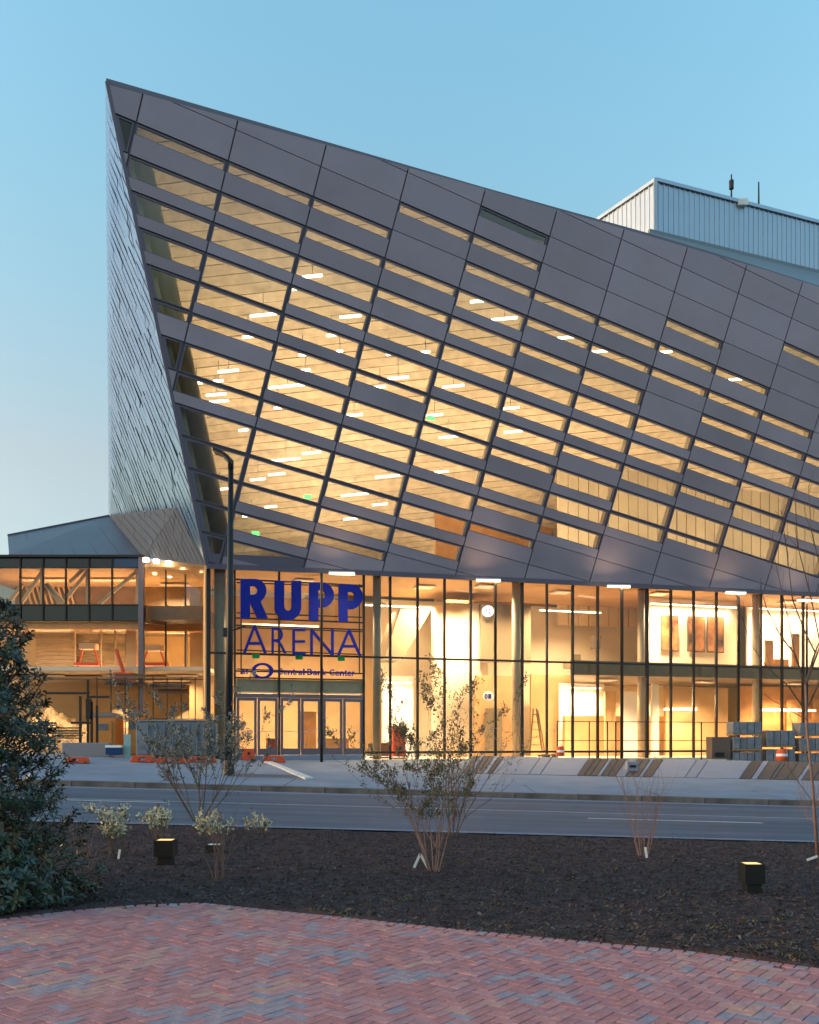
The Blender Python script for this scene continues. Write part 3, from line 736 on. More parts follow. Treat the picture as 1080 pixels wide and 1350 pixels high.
# lamps inside (bright ceiling strips, and some strips added to brighten white walls)
def linelamp(px0, px1, py, off, label, power=0, down=True, grp='line lamps on the lobby ceilings', th=.10):
    a, c = PC(px0, py, off), PC(px1, py, off); z = a.z; c.z = z
    t = empty('line_lamp', (a+c)/2, label, 'lamp', grp)
    b = MB(); b.bar(a, c, .16, th); part_world(b.build('housing', M['white']), t)
    b = MB(); b.bar(a-Vector((0, 0, th/2+.02)), c-Vector((0, 0, th/2+.02)), .13, .03); part_world(b.build('lit_strip', M['lamp']), t)
    if power: area('lamp_light', (a+c)/2-Vector((0, 0, .12)), (c-a).length*.9, power, rz=ROTC, sy=.5, parent=t)
linelamp(482, 585, 796, 6.0, 'long lit ceiling strip above the grey stair at the lobby', 450)
linelamp(712, 792, 803, 5.6, 'lit ceiling strip behind the glass right of the pale pillar', 420)
linelamp(318, 420, 823, 5.5, 'lit ceiling strip seen between the two lines of sign letters', 420)
linelamp(876, 918, 934, 3.9, 'short bright strip under the mezzanine above the tan wall', 120)
linelamp(995, 1075, 935, 3.3, 'lit strip under the mezzanine at the right edge', 120)
linelamp(858, 972, 794, 3.05, 'very bright cove strip over the photo panels', 420)
linelamp(990, 1140, 800, 4.3, 'bright cove strip on the upper wall at the right edge', 520)
linelamp(508, 542, 898, 6.9, 'added strip brightening the white lobby wall behind the middle shrub', 170)  # lamp added without a ceiling above it, to make this wall glow
linelamp(742, 792, 905, 5.5, 'added strip brightening the white wall behind the counter', 380)  # added lamp that turns the wall behind the counter into a bright spot
linelamp(318, 360, 915, 5.2, 'bright strip behind the left doors', 200)
linelamp(430, 474, 917, 5.2, 'bright strip behind the right doors', 260)
for px, o_, z, p_ in ((800, 2.4, 4.6, 260), (930, 2.4, 4.6, 220), (1050, 2.2, 4.6, 260), (1180, 2.4, 4.6, 200), (860, 6.5, 4.6, 200), (870, 2.0, 9.1, 420), (1040, 2.5, 9.1, 600), (740, 3, 9.1, 420), (560, 3.5, 9.1, 520), (400, 3.5, 9.1, 520), (1200, 4, 9.1, 400), (640, 2.5, 9.1, 260)):
    p = PC(px, 900, o_); p.z = z
    b = MB(); b.box(p+Vector((0, 0, .04)), (.9, .9, .05), ROTC); AP(b, 'added_lobby_lamp', M['white'])  # unseen fixtures added to bring the lobby up to brightness
    area('lamp_light', p-Vector((0, 0, .03)), .8, p_*2.5, rz=ROTC, parent=ar)
# added unseen uplights to brighten the hall ceiling, set above the lobby ceiling
for px, o_, p_ in ((300, 4, 1500), (420, 4, 1500), (420, 12, 1100), (560, 4.5, 1400), (600, 13, 900), (700, 5, 1400), (830, 3.2, 1100), (960, 3.2, 1000), (1080, 3.2, 850), (1220, 3.2, 800)):
    p = PC(px, 900, o_); p.z = 9.75
    t = ar
    b = MB(); b.box(p+Vector((0, 0, -.12)), (1.9, 1.9, .16), ROTC); AP(b, 'added_uplight_box', M['white'])
    area('lamp_light', p, 1.8, p_*.58, col=(1, .75, .47), direction=(.02, .1, 1), parent=t, spread=150)
# hanging tube lamps of the upper hall
tubes = [(412, 364, 26), (388, 381, 8), (347, 415, 34), (327, 444, 14), (462, 417, 28), (437, 442, 12), (448, 463, 8), (399, 468, 9), (403, 488, 12), (379, 509, 48), (366, 538, 10), (467, 547, 22), (513, 467, 8), (301, 489, 27), (288, 502, 13), (259, 505, 15), (285, 520, 26), (289, 529, 25), (321, 567, 12), (377, 606, 38), (411, 597, 24), (365, 625, 22), (340, 632, 20), (525, 498, 28), (501, 510, 14), (598, 509, 28), (561, 464, 12), (573, 547, 22), (591, 576, 24), (665, 420, 34), (673, 538, 24), (677, 569, 24), (629, 397, 18), (511, 628, 32), (468, 652, 36), (501, 665, 20), (462, 684, 18), (582, 622, 18), (746, 445, 22), (792, 463, 22), (878, 464, 16), (971, 500, 20), (290, 645, 22), (332, 680, 24), (357, 668, 16), (322, 742, 44)]
ORD = 'zeroth first second third fourth fifth sixth seventh eighth ninth tenth eleventh twelfth thirteenth fourteenth fifteenth'.split()
Hi = np.linalg.inv(H); seen_ = {}
def tube_label(px, py, ln):
    q = Hi @ np.array([px, py, 1.0]); u, v = int(q[0]//q[2]), int(q[1]/q[2]//1)
    base_ = '%s tube lamp, %s window column from the left, %s row down' % ('long' if ln > 24 else 'short', ORD[max(0, min(15, u))], ORD[max(1, min(15, v+2))])
    k = seen_[base_] = seen_.get(base_, 0)+1
    return base_ if k == 1 else base_+(', the right one' if k == 2 else ', the lower one')
for i, (px, py, ln) in enumerate(tubes):
    dn = .9
    a = ray_plane(px-ln/2, py+ln*.045, CEI0+nC*dn, nC); c = ray_plane(px+ln/2, py-ln*.045, CEI0+nC*dn, nC)
    t = empty('tube_lamp', (a+c)/2, tube_label(px, py, ln), 'lamp', 'tube lamps of the upper hall')
    b = MB(); b.bar(a, c, .09, .09); part_world(b.build('tube', M['lampw']), t)
    b = MB(); m_ = (a+c)/2; b.bar(m_+Vector((0, 0, .06)), m_+Vector((0, 0, .95)), .03, .03); part_world(b.build('hanger', M['steel']), t)
for px, py, lab in ((406, 655, 'green exit sign glowing under the hall ceiling, near the long tube lamp'), (337, 703, 'small green exit sign low in the hall beside the street lamp pole'), (568, 551, 'green exit sign hanging in the middle of the hall windows')):
    p = ray_plane(px, py, CEI0+nC*1.2, nC); b = MB(); b.box(p, (.42, .05, .22), ROTC); tag(b.build('exit_sign', M['exit']), lab, 'exit sign', 'exit signs in the hall')

# ================================================================== sign on the glass
SO = -.38
sg = empty('arena_sign', PC(395, 830, SO), 'tall blue letter sign RUPP ARENA mounted on the glass above the doors', 'sign')
def letter_obj(outer, holes, px0, px1, py0, py1, depth=.16):
    def mp(p): return PC(px0+(px1-px0)*p[0], (py0+(px0-317)*.037)*0+py0+(py1-py0)*(1-p[1]), SO)
    b = MB(); b.plate([mp(p) for p in outer], [[mp(p) for p in h] for h in holes], NW, .08, -.08)
    o = b.build('letter', M['letter']); part_world(o, sg)
    # pale metal return behind the face
    return o
def arc(cx_, cy_, rx, ry, a0, a1, n_=12): return [(cx_+rx*math.cos(R(a0+(a1-a0)*i/n_)), cy_+ry*math.sin(R(a0+(a1-a0)*i/n_))) for i in range(n_+1)]
Pout = [(0, 0), (.37, 0), (.37, .34)]+arc(.52, .67, .48, .33, -90, 90)+[(0, 1)]
Phole = [(.37, .56), (.37, .80)]+arc(.50, .68, .16, .12, 90, -90, 8)
Rout = [(0, 0), (.35, 0), (.35, .40), (.62, 0), (1.0, 0), (.74, .42)]+arc(.52, .70, .43, .30, -50, 90)+[(0, 1)]
Rhole = [(.35, .60), (.35, .82)]+arc(.46, .71, .16, .11, 90, -90, 8)
Uout = [(0, 1), (0, .33)]+arc(.5, .33, .5, .33, 180, 360, 16)+[(1, 1), (.64, 1), (.64, .36)]+arc(.5, .36, .14, .12, 0, -180, 8)+[(.36, 1)]
letter_obj(Rout, [Rhole], 317, 353, 763.5, 815.5)
letter_obj(Uout, [], 362, 397, 766, 818)
letter_obj(Pout, [Phole], 407.5, 440, 768, 818.5)
letter_obj(Pout, [Phole], 446.5, 478, 770.5, 820)
def text_part(txt, px0, px1, py0, py1, name, parent, m, off=SO, bold=0.0, depth=.06):
    """one mesh per character, set along the glass front"""
    for i, chx in enumerate(txt):
        if chx[0] == ' ': continue
        s_, x0_, x1_, y0_, y1_ = chx
        cu = bpy.data.curves.new(name, 'FONT'); cu.body = s_; cu.size = 1; cu.offset = bold; cu.resolution_u = 3
        to = bpy.data.objects.new(name, cu); COL.objects.link(to)
        bpy.context.view_layer.update()
        me = bpy.data.meshes.new_from_object(to.evaluated_get(bpy.context.evaluated_depsgraph_get()))
        COL.objects.unlink(to); bpy.data.objects.remove(to)
        vs = [v.co.copy() for v in me.vertices]; xa, xb = min(v.x for v in vs), max(v.x for v in vs); ya, yb = min(v.y for v in vs), max(v.y for v in vs)
        vv = []
        for v in vs:
            u = (v.x-xa)/(xb-xa); t_ = (v.y-ya)/(yb-ya); vv.append(PC(x0_+(x1_-x0_)*u, y1_-(y1_-y0_)*t_, off))
        fs = [tuple(p.vertices) for p in me.polygons]; n_ = len(vv)
        b = MB(); b.v = [tuple(p+NW*depth/2) for p in vv]+[tuple(p-NW*depth/2) for p in vv]
        from collections import Counter
        ec = Counter(); 
        for f in fs:
            for k_ in range(len(f)): ec[(f[k_], f[(k_+1) % len(f)])] += 1
        b.f = list(fs)+[tuple(i_+n_ for i_ in reversed(f)) for f in fs]
        for (i_, j_) in ec:
            if (j_, i_) not in ec: b.f.append((i_, i_+n_, j_+n_, j_))
        b.m = [0]*len(b.f)
        o = b.build(name, m); part_world(o, parent); bpy.data.meshes.remove(me)
text_part([('A', 320, 352, 824, 861.5), ('R', 358, 378, 827.5, 861.5), ('E', 385.5, 403, 829, 863), ('N', 409, 440, 829.5, 864), ('A', 444, 476.5, 829.5, 864.5)], 0, 0, 0, 0, 'letter', sg, M['letter'], bold=-.012, depth=.1)
row = []
def lay(s, x0_, adv, top, base, slope=.02, narrow='il tr'):
    x_ = x0_; out = []
    for ch_ in s:
        wv = adv*(.42 if ch_ in 'il' else .6 if ch_ in 'tr' else .5 if ch_ == ' ' else 1.25 if ch_ in 'CB' else 1)
        if ch_ != ' ':
            tt = top if (ch_.isupper() or ch_ in 'tlkd') else top+(base-top)*.28
            out.append((ch_, x_, x_+wv*.86, tt+(x_-x0_)*slope, base+(x_-x0_)*slope))
        x_ += wv
    return out
row = lay('at', 318.5, 5.6, 881, 888.5)+lay('Central Bank Center', 366, 6.15, 881, 889.5)
text_part(row, 0, 0, 0, 0, 'letter', sg, M['letter'], bold=.02, depth=.05)
b = MB(); cx_, cy_ = 346, 884.5
b.plate([PC(cx_+14.5*math.cos(t_), cy_+10.5*math.sin(t_), SO) for t_ in [2*math.pi*i/32 for i in range(32)]], [[PC(cx_+9.5*math.cos(t_), cy_+7.6*math.sin(t_), SO) for t_ in [2*math.pi*i/32 for i in range(32)]]], NW, .05, -.05)
part_world(b.build('ring_logo', M['letter']), sg)
b = MB()
for y_ in (771, 811, 830, 860, 885): b.bar(PC(312, y_-3, SO+.14), PC(478, y_+3, SO+.14), .05, .05)
for x_ in (318, 368, 424, 474): b.bar(PC(x_, 770, SO+.2), PC(x_, 889, SO+.2), .05, .05)
part_world(b.build('mounting_rails', M['mullion']), sg)
for i, (x_, y_) in enumerate(((337.5, 864.5), (394.5, 866), (450, 868))):
    b = MB(); p = PC(x_, y_+.5, -.12); b.box(p, (.32, .04, .2), ROTC)
    tag(b.build('green_tag', M['green']), ['leftmost of three green tags under the sign word', 'middle green tag under the sign word, between the other two', 'rightmost of three green tags under the sign word'][i], 'tag', 'green tags on the glass under the sign')

# posters and wayfinding inside
for i, (x0_, x1_, off_, lab) in enumerate(((871, 894, 3.3, 'narrow brown photo panel, leftmost of three on the lobby wall'), (906, 929, 3.3, 'brown photo panel in the middle of the lobby wall group'), (932, 954, 3.3, 'brown photo panel with a pale spot, rightmost of the three'))):
    t = empty('wall_picture', PC((x0_+x1_)/2, 835, off_), lab, 'picture', 'photo panels on the upper lobby wall')
    q = [PC(x0_, 811+i, off_), PC(x1_, 812+i, off_), PC(x1_, 859+i, off_), PC(x0_, 858+i, off_)]
    b = MB(); b.plate(q, [], NW, .05, 0); part_world(b.build('board', M['brownbox']), t)
    q = [PC(x0_+1, 812.5+i, off_), PC(x1_-1, 813.5+i, off_), PC(x1_-1, 857.5+i, off_), PC(x0_+1, 856.5+i, off_)]
    b = MB(); b.plate(q, [], NW, .06, .045); part_world(b.build('print', M['photo'][i]), t)
def level_sign(cx_, cy_, r_, txt, off, label, m1, m2):
    t = empty('level_sign', PC(cx_, cy_, off), label, 'sign', 'round level signs in the lobby')
    b = MB(); b.plate([PC(cx_+r_*math.cos(k*math.pi/14), cy_+r_*math.sin(k*math.pi/14), off) for k in range(28)], [], NW, .08, 0); part_world(b.build('disc', m1), t)
    text_part([(txt[0], cx_-4.5, cx_-.6, cy_-3.2, cy_+3.2), (txt[1], cx_+.4, cx_+4.2, cy_-3.2, cy_+3.2)], 0, 0, 0, 0, 'letter', t, m2, off=off-.13, bold=.03, depth=.03)
M['litdisc'] = mat('lit_sign_disc', (.8, .8, .8), .5, emit=(1, .93, .8), estr=.35)
level_sign(643, 806, 7.2, '02', 4.1, 'round lit sign 02 on the dark upper lobby wall', M['litdisc'], M['letter'])
level_sign(643.5, 918, 6.8, '01', 3.9, 'round white sign 01 on the tan wall at ground level', M['white'], M['letter'])
def barset(name, x0_, x1_, ys, off, label, m):
    b = MB()
    for y_, fx in ys: b.bar(PC(x0_, y_, off), PC(x0_+(x1_-x0_)*fx, y_+.3, off), .05, .14)
    tag(b.build(name, m), label, 'sign')
wallC(755, 766, 5.6, 6.5, 7.9, .06, 'wall_screen', M['stair'])

# ================================================================== glass annex on the left
an = empty('glass_annex', PZ(130, 1000, 44), 'two storey annex with dark glass bands and lit trusses left of the arena', 'building')
def NP(b, name, m, **k): return part_world(b.build(name, m, **k), an)
ZA = 44.0
def arect(x0_, x1_, y0_, y1_, Y, th, name, m, Y2=None):
    q = [PZ(x0_, y0_, Y), PZ(x1_, y0_, Y2 or Y), PZ(x1_, y1_, Y2 or Y), PZ(x0_, y1_, Y)]
    n_ = (q[1]-q[0]).cross(q[2]-q[0]).normalized(); n_ = -n_ if n_.y > 0 else n_
    if Y2:                                             # keep level edges level in a receding piece
        q[1].z = q[0].z; q[2].z = q[3].z
    b = MB(); b.plate(q, [], n_, th/2, -th/2); return NP(b, name, m)
XB = [-62, -32, -3, 27, 57, 87, 117.5, 148, 185]
for i, (a, c) in enumerate(zip(XB, XB[1:])):
    arect(a+1, c-1, 735, 748, ZA, .06, 'spandrel', M['blueglass'] if i == 7 else M['darkglass'])
    arect(a+1, c-1, 748.8, 797, ZA, .03, 'glass_pane', M['lobbyglass'])
    arect(a+1, c-1, 798, 818, ZA, .06, 'spandrel', M['darkglass'])
for a in XB[:-1]: arect(a-.9, a+.9, 734, 819, ZA-.05, .14, 'mullion', M['mullion'])
arect(183.5, 190, 733, 1002, ZA-.06, .3, 'corner_post', M['door'])
arect(-62, 190, 732, 735, ZA-.1, .3, 'roof_trim', M['mullion'])
for y_ in (748.4, 797.5, 818.6): arect(-62, 184, y_-.7, y_+.7, ZA-.04, .12, 'transom', M['mullion'])
XC = [191, 219, 245, 271]; YC = [44.0, 45.2, 46.4, 47.5]
for i in range(3):
    arect(XC[i]+.8, XC[i+1]-.8, 741, 797, YC[i], .03, 'glass_pane', M['lobbyglass'], YC[i+1])
    arect(XC[i]+.8, XC[i+1]-.8, 798, 821, YC[i], .06, 'spandrel', M['slab'], YC[i+1])
    arect(XC[i+1]-1.2, XC[i+1]+.4, 742, 880, YC[i+1], .12, 'mullion', M['mullion'])
# floors, back walls, trusses
def abox(x0_, x1_, y0_, y1_, Y0, Y1, name, m):
    z1_, z0_ = PZ(0, y0_, Y0).z, PZ(0, y1_, Y0).z
    X0_, X1_ = PZ(x0_, 0, Y0).x, PZ(x1_, 0, Y0).x
    b = MB(); b.box(((X0_+X1_)/2, (Y0+Y1)/2, (z0_+z1_)/2), (X1_-X0_, Y1-Y0, z1_-z0_)); return NP(b, name, m)
abox(-62, 270, 740, 747, ZA+.3, 51.5, 'upper_ceiling', M['truss'])
abox(-62, 268, 799, 817, ZA+.3, 51.5, 'upper_floor', M['slab'])
abox(26, 275, 748, 799, 51.2, 51.5, 'upper_back_wall', M['tanwall'])
abox(20, 270, 768, 799, 50.2, 50.6, 'partition', M['siding'])
abox(-62, 183, 820, 829, ZA+.1, ZA+.9, 'edge_beam', M['orangewood'])
abox(191, 268, 822, 832, 46.2, 47, 'edge_beam', M['orangewood'])
for x0_, y0_, x1_, y1_ in ((57, 752, 27, 797), (117, 752, 87, 790), (87, 797, 62, 770), (182, 752, 130, 797), (112, 749, 92, 768), (60, 770, 80, 797), (30, 770, 10, 797)):
    b = MB(); b.bar(PZ(x0_, y0_, 45.2), PZ(x1_, y1_, 45.2), .16, .16, up=(0, 1, 0)); NP(b, 'truss_brace', M['truss'])
for x_ in (55, 115, 181): b = MB(); b.bar(PZ(x_, 749, 45.1), PZ(x_, 797, 45.1), .12, .12, up=(0, 1, 0)); NP(b, 'truss_post', M['truss'])
for k in range(9):
    b = MB(); b.bar(PZ(34+k*7, 771, 50.1), PZ(42+k*7, 797, 50.1), .10, .10, up=(0, 1, 0)); NP(b, 'stair_baluster', M['truss'])
# lower storey: siding courses on the back wall, slab edge, posts
for k in range(9):
    y_ = 832+k*5.4; arect(48, 100, y_, y_+5.0, 50, .08, 'siding_course', M['siding']); arect(101, 165, y_, y_+5.0, 50.4, .08, 'siding_course', M['siding'])
arect(-60, 300, 828, 1000, 52, .1, 'lower_back_wall', M['tanwall'])
arect(168, 181, 832, 882, 46.5, .5, 'lit_pillar', M['truss'])
for x_ in (99, 133, 152, 219, 246): arect(x_-.8, x_+.8, 830, 879, 46, .1, 'thin_post', M['truss'])
abox(-62, 272, 879, 884, ZA+.2, 51.5, 'lower_floor', M['plaster'])
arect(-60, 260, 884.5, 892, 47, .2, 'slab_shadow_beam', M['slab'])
for di, (px, py, pw) in enumerate(((192.5, 738, 0), (206, 740, 0), (222.5, 742, 0), (241.5, 744, 0), (266, 747.5, 0))):
    t_ = (px-191)/80; Y = 44+3.2*t_-1.0
    p = PZ(px, py, Y); b = MB(); b.tube([p+Vector((0, 0, .09)), p-Vector((0, 0, .09))], .14, 12)
    tag(b.build('soffit_light', M['lamp']), '%s small lit downlight to the right of the annex corner post' % ORD[di+1], 'downlight', 'downlights above the recessed glass')
    l = bpy.data.lights.new('downlight', 'POINT'); l.energy = 16*LAMP; l.color = (1, .62, .3); l.shadow_soft_size = .12
    lo = bpy.data.objects.new('lamp_light', l); COL.objects.link(lo); lo.location = p-Vector((0, .05, .28))
for px, py, Y, s_, p_, d_ in ((60, 752, 47.5, 4, 330, (0, 0, -1)), (150, 752, 47.5, 4, 330, (0, 0, -1)), (230, 752, 49, 2.5, 220, (0, 0, -1)), (60, 822, 47.8, 4, 260, (0, 0, -1)), (150, 822, 47.8, 4, 300, (0, 0, -1)), (235, 824, 49, 2.5, 180, (0, 0, -1)), (-20, 822, 47.8, 3, 180, (0, 0, -1)), (60, 893, 46.5, 3, 240, (0, 0, -1)), (160, 893, 46.5, 3, 260, (0, 0, -1)), (240, 893, 46.5, 2.5, 160, (0, 0, -1))):
    p = PZ(px, py, Y); p.z = PZ(0, {752: 749, 822: 818.5, 824: 818.5}.get(py, 886), 44.3).z-.06; t = an
    b = MB(); b.box(p+Vector((0, 0, .03)), (s_*.6, .6, .04)); NP(b, 'ceiling_lamp', M['white'])
    area('lamp_light', p-Vector((0, 0, .01)), s_*.6, p_*(2.6 if py < 800 else 1.5 if py < 830 else 1.0), direction=d_, sy=.5, parent=t)
# earth bank under the slab
b = MB()
nX, nY = 60, 14
for j in range(nY+1):
    for i in range(nX+1):
        px = -60+330*i/nX; v = j/nY; Y = 44.2+5*v; py = 998-(52+10*math.sin(i*.35)+10*noise.noise(Vector((i*.3, j*.5, 0))))*min(1, v*1.25)**.8
        p = PZ(px, py, Y)+Vector((0, 0, .25*noise.noise(Vector((i*.7, j*.8, 3))))); b.v.append(tuple(p))
for j in range(nY):
    for i in range(nX): b.f.append((j*(nX+1)+i, j*(nX+1)+i+1, (j+1)*(nX+1)+i+1, (j+1)*(nX+1)+i)); b.m.append(0)
tag(b.build('earth_bank', M['earth'], smooth=False), kind='structure')

# ================================================================== rooftop block and antennas
ph = empty('rooftop_block', (16.8, 62, 20), 'pale ribbed metal rooftop block behind the arena roof', 'rooftop block')
a0, a1, a2 = Vector((16.8, 62, 0)), Vector((13.9, 66.6, 0)), Vector((36, 69.3, 0)); zt_, zb_ = 39.7, 36.1
a3 = a2+(a1-a0)*4; a1b = a0+(a1-a0)*4
def face_ribs(a, c, z0, z1, step, m):
    d = c-a; L = d.length; k = int(L/step); n_ = d.cross(Vector((0, 0, 1))).normalized()
    if n_.dot(Vector((0, -1, 0))) < 0: n_ = -n_
    b = MB(); q = [a.copy(), c.copy(), c.copy(), a.copy()]
    for p, z in zip(q, (z0, z0, z1, z1)): p.z = z
    b.plate(q, [], n_, 0, -.2); part_world(b.build('wall', m), ph)
    rm = MB(); rm.box((0, 0, 0), (step*.25, .03, z1-z0)); rme = rm.mesh('rib', m)
    for i in range(k):
        o = bpy.data.objects.new('rib', rme); COL.objects.link(o); p = a+d*((i+.5)/k)+n_*.016
        o.location = (p.x, p.y, (z0+z1)/2); o.rotation_euler = (0, 0, math.atan2(d.y, d.x)); part_world(o, ph)
face_ribs(a0, a2, zb_, zt_, .42, M['ribwhite']); face_ribs(a1b, a0, zb_-3.5, zt_, .42, M['ribwhite'])
b = MB(); b.plate([a0+Vector((0, 0, zt_)), a2+Vector((0, 0, zt_)), a3+Vector((0, 0, zt_)), a1b+Vector((0, 0, zt_))], [], (0, 0, 1), .02, -.2)
part_world(b.build('roof', M['roofsheet']), ph)
b = MB()
for a, c in ((a0, a2), (a1b, a0)): b.bar(a+Vector((0, 0, zt_)), c+Vector((0, 0, zt_)), .3, .24)
b.bar(a0+Vector((-.05, -.05, zb_-.1)), a0+Vector((-.05, -.05, zt_+.1)), .22, .22)
part_world(b.build('edge_trim', M['ribwhite']), ph)
q1, q2 = a0+Vector((-.6, -.4, zb_-.12)), a2+Vector((0, 0, zb_-.12)); r1, r2 = PF(850, 310)+Vector((0, 1, -.3)), PF(1300, 460)+Vector((0, 1, -.3))
b = MB(); b.add([q1, q2, r2, r1], [(0, 1, 2), (0, 2, 3)]); b.bar(q1, q2, .2, .3); part_world(b.build('skirt_roof', M['roofsheet']), ph)
def antenna(px, y0_, y1_, thick, label):
    Y = 66; t = empty('antenna', PZ(px, y1_, Y), label, 'antenna', 'antennas on the rooftop block')
    b = MB(); b.tube([PZ(px, y0_, Y), PZ(px, y1_+6, Y)], [.05, .07], 8); part_world(b.build('mast', M['pole']), t)
    if thick:
        b = MB(); b.tube([PZ(px, 238, Y), PZ(px, 249, Y)], .17, 10); part_world(b.build('dish', M['pole']), t)
        b = MB(); b.bar(PZ(px-3, 241, Y), PZ(px+3, 241, Y), .1, .1); part_world(b.build('arm', M['pole']), t)
antenna(964.5, 230, 257, True, 'thick antenna with a cylinder head on the rooftop block')
antenna(1000.5, 240, 265, False, 'thin plain antenna rod on the rooftop block')
b = MB(); b.box(PZ(979, 267, 64.4), (.7, .3, .45)); tag(b.build('roof_floodlight', M['white']), 'small white floodlight on the ribbed rooftop wall', 'floodlight')

# ================================================================== street furniture
# tall street lamp by the kerb
pb_ = onG(301.5, 1022)
t = empty('street_lamp', pb_, 'tall dark street lamp with a curved arm in front of the arena corner', 'street lamp')
Y = pb_.y; top = PZ(304.5, 620, Y)
b = MB(); b.tube([pb_+Vector((0, 0, 0)), PZ(303, 820, Y), top], [.13, .115, .085], 12); part_world(b.build('pole', M['pole'], smooth=True), t)
b = MB(); b.tube([pb_, pb_+Vector((0, 0, .5))], [.2, .17], 12); part_world(b.build('base', M['pole']), t)
b = MB(); b.tube([top, PZ(304, 609, Y), PZ(298, 602, Y)], [.09, .11, .10], 10); part_world(b.build('arm', M['pole'], smooth=True), t)
b = MB(); pts = [PZ(305, 612, Y), PZ(301, 604, Y), PZ(294, 598.5, Y), PZ(283, 594.5, Y)]
for p, q in zip(pts, pts[1:]): b.bar(p, q+(q-p)*.04, .5, .10, up=(0, 0, 1))
part_world(b.build('lamp_head', M['pole']), t)
b = MB(); b.bar(PZ(303, 833, Y), PZ(325, 825, Y), .05, .05); b.box(PZ(300, 834, Y), (.25, .2, .3)); part_world(b.build('bracket', M['pole']), t)
# plaza lamps with glowing bar heads
def plaza_lamp(px, x0_, x1_, py, label, low=995, lean=0):
    Pb = PC(px, 990, -1.6); Pb.z = gz(Pb.x, Pb.y); Y = Pb.y
    t = empty('plaza_lamp', Pb, label, 'lamp post', 'plaza lamps with glowing bar heads')
    b = MB(); b.tube([Pb, PZ(px, py+14, Y), PZ(px+lean*.6, py+6, Y), PZ(px+lean, py+1, Y)], [.065, .055, .05, .045], 8); part_world(b.build('pole', M['mullion'], smooth=True), t)
    b = MB(); b.bar(PZ(x0_, py, Y), PZ(x1_, py+.8, Y), .24, .07); part_world(b.build('head', M['white']), t)
    b = MB(); b.bar(PZ(x0_+.5, py+1.6, Y), PZ(x1_-.5, py+2.4, Y), .22, .05); part_world(b.build('lit_strip', M['lamp']), t)
    l = area('lamp_light', (PZ(x0_, py, Y)+PZ(x1_, py, Y))/2-Vector((0, 0, .12)), 1.0, 60, sy=.2, parent=t)
    l = area('lamp_light', (PZ(x0_, py, Y)+PZ(x1_, py, Y))/2+Vector((0, 0, .08)), 1.0, 26, sy=.2, direction=(0, -.1, 1), parent=t)
plaza_lamp(653.5, 628, 660, 763.5, 'lamp post with bar head standing left of the pale round pillar')
plaza_lamp(820, 801, 831, 771.5, 'lamp post with bar head right of the pale pillar, before the plain wall')
plaza_lamp(974, 957, 983, 780, 'lamp post with bar head to the right of the photo panels')
plaza_lamp(424, 434, 468, 754.5, 'lamp post whose bar head glows over the sign letters', lean=0)
plaza_lamp(1064, 1052, 1082, 790, 'lamp post with bar head behind the bare tree at the right')
# utility pedestal in the sloped paving
p = onG(833, 1021); b = MB(); b.box((p.x, p.y, p.z+.24), (.42, .36, .5)); 
t = empty('utility_box', p, 'small pale utility box standing in the slanted dark paving', 'utility box')
part_world(b.build('body', M['slabpale'], bevel=.01), t)
b = MB(); b.box((p.x, p.y-.187, p.z+.32), (.24, .02, .1)); part_world(b.build('slot', M['black']), t)

# bed uplight bollards
def bed_light(px, ytop_, ybot_, hw, label, lit=M['lamp']):
    p = PG(px, ybot_, 0); z = bed_z(p.x, p.y); p = PG(px, ybot_, z); s = p.y/F
    zt1 = EYE-(ytop_-CY)*s; w_ = hw*2*s; H_ = zt1-z
    t = empty('bed_light', (p.x, p.y, z), label, 'garden light', 'black box lights in the mulch bed')
    b = MB(); b.box((0, 0, H_*.25-.02), (w_*.74, w_*.74, H_*.5+.04)); b.build('stem', M['black'], t, bevel=.006)
    b = MB(); b.plate([(-w_/2, -w_/2, 0), (w_/2, -w_/2, 0), (w_/2, w_/2, 0), (-w_/2, w_/2, 0)], [[(-w_*.4, -w_*.4, 0), (w_*.4, -w_*.4, 0), (w_*.4, w_*.4, 0), (-w_*.4, w_*.4, 0)]], (0, 0, 1), H_, H_*.36); b.build('housing', M['black'], t)
    b = MB(); b.box((0, 0, H_-.012), (w_*.79, w_*.79, .02)); b.build('lens', lit, t)
M['lens'] = mat('warm_lens', (.7, .5, .25), .4, emit=(1, .52, .14), estr=.22)
bed_light(218.5, 1107, 1140, 12.5, 'black box light with warm top beside the white blossom shrubs', M['lens'])
bed_light(991, 1138, 1178, 13, 'black box light with golden top alone in the mulch at the right', M['lens'])
bed_light(283, 1113, 1124, 10, 'low black light with white cap behind the thin pink shrub', M['white'])

# ------------------------------------------------------------------ construction things on the plaza
def box_at(px, py, Y): return PZ(px, py, Y)
def orange_barrier(px0, px1, py, h, label, tilt=0):
    a = onG(px0, py); Y = a.y; s = Y/F; L = (px1-px0)*s
    t = empty('barrier', (a.x+L/2, a.y, a.z), label, 'barrier', 'orange plastic barriers on the plaza'); t.rotation_euler = (0, tilt, .12)
    hh = h*s
    b = MB(); b.plate([(-L/2, 0, 0), (L/2, 0, 0), (L/2-.12, 0, hh), (-L/2+.12, 0, hh)], [[(-L/2+.35, 0, hh*.35), (L/2-.35, 0, hh*.35), (L/2-.4, 0, hh*.7), (-L/2+.4, 0, hh*.7)]], (0, -1, 0), .18, -.18); b.build('body', M['orange'], t, bevel=.02)
    for s_ in (-1, 1): b = MB(); b.box((s_*(L/2-.25), 0, .04), (.2, .62, .08)); b.build('foot', M['orange'], t)
orange_barrier(86, 118, 1006, 8, 'orange barrier at the far left beside the magnolia')
orange_barrier(172, 206, 1005, 9, 'orange barrier behind the left edge of the grey shrub')
orange_barrier(206, 246, 1006, 8, 'orange barrier behind the middle of the grey shrub')
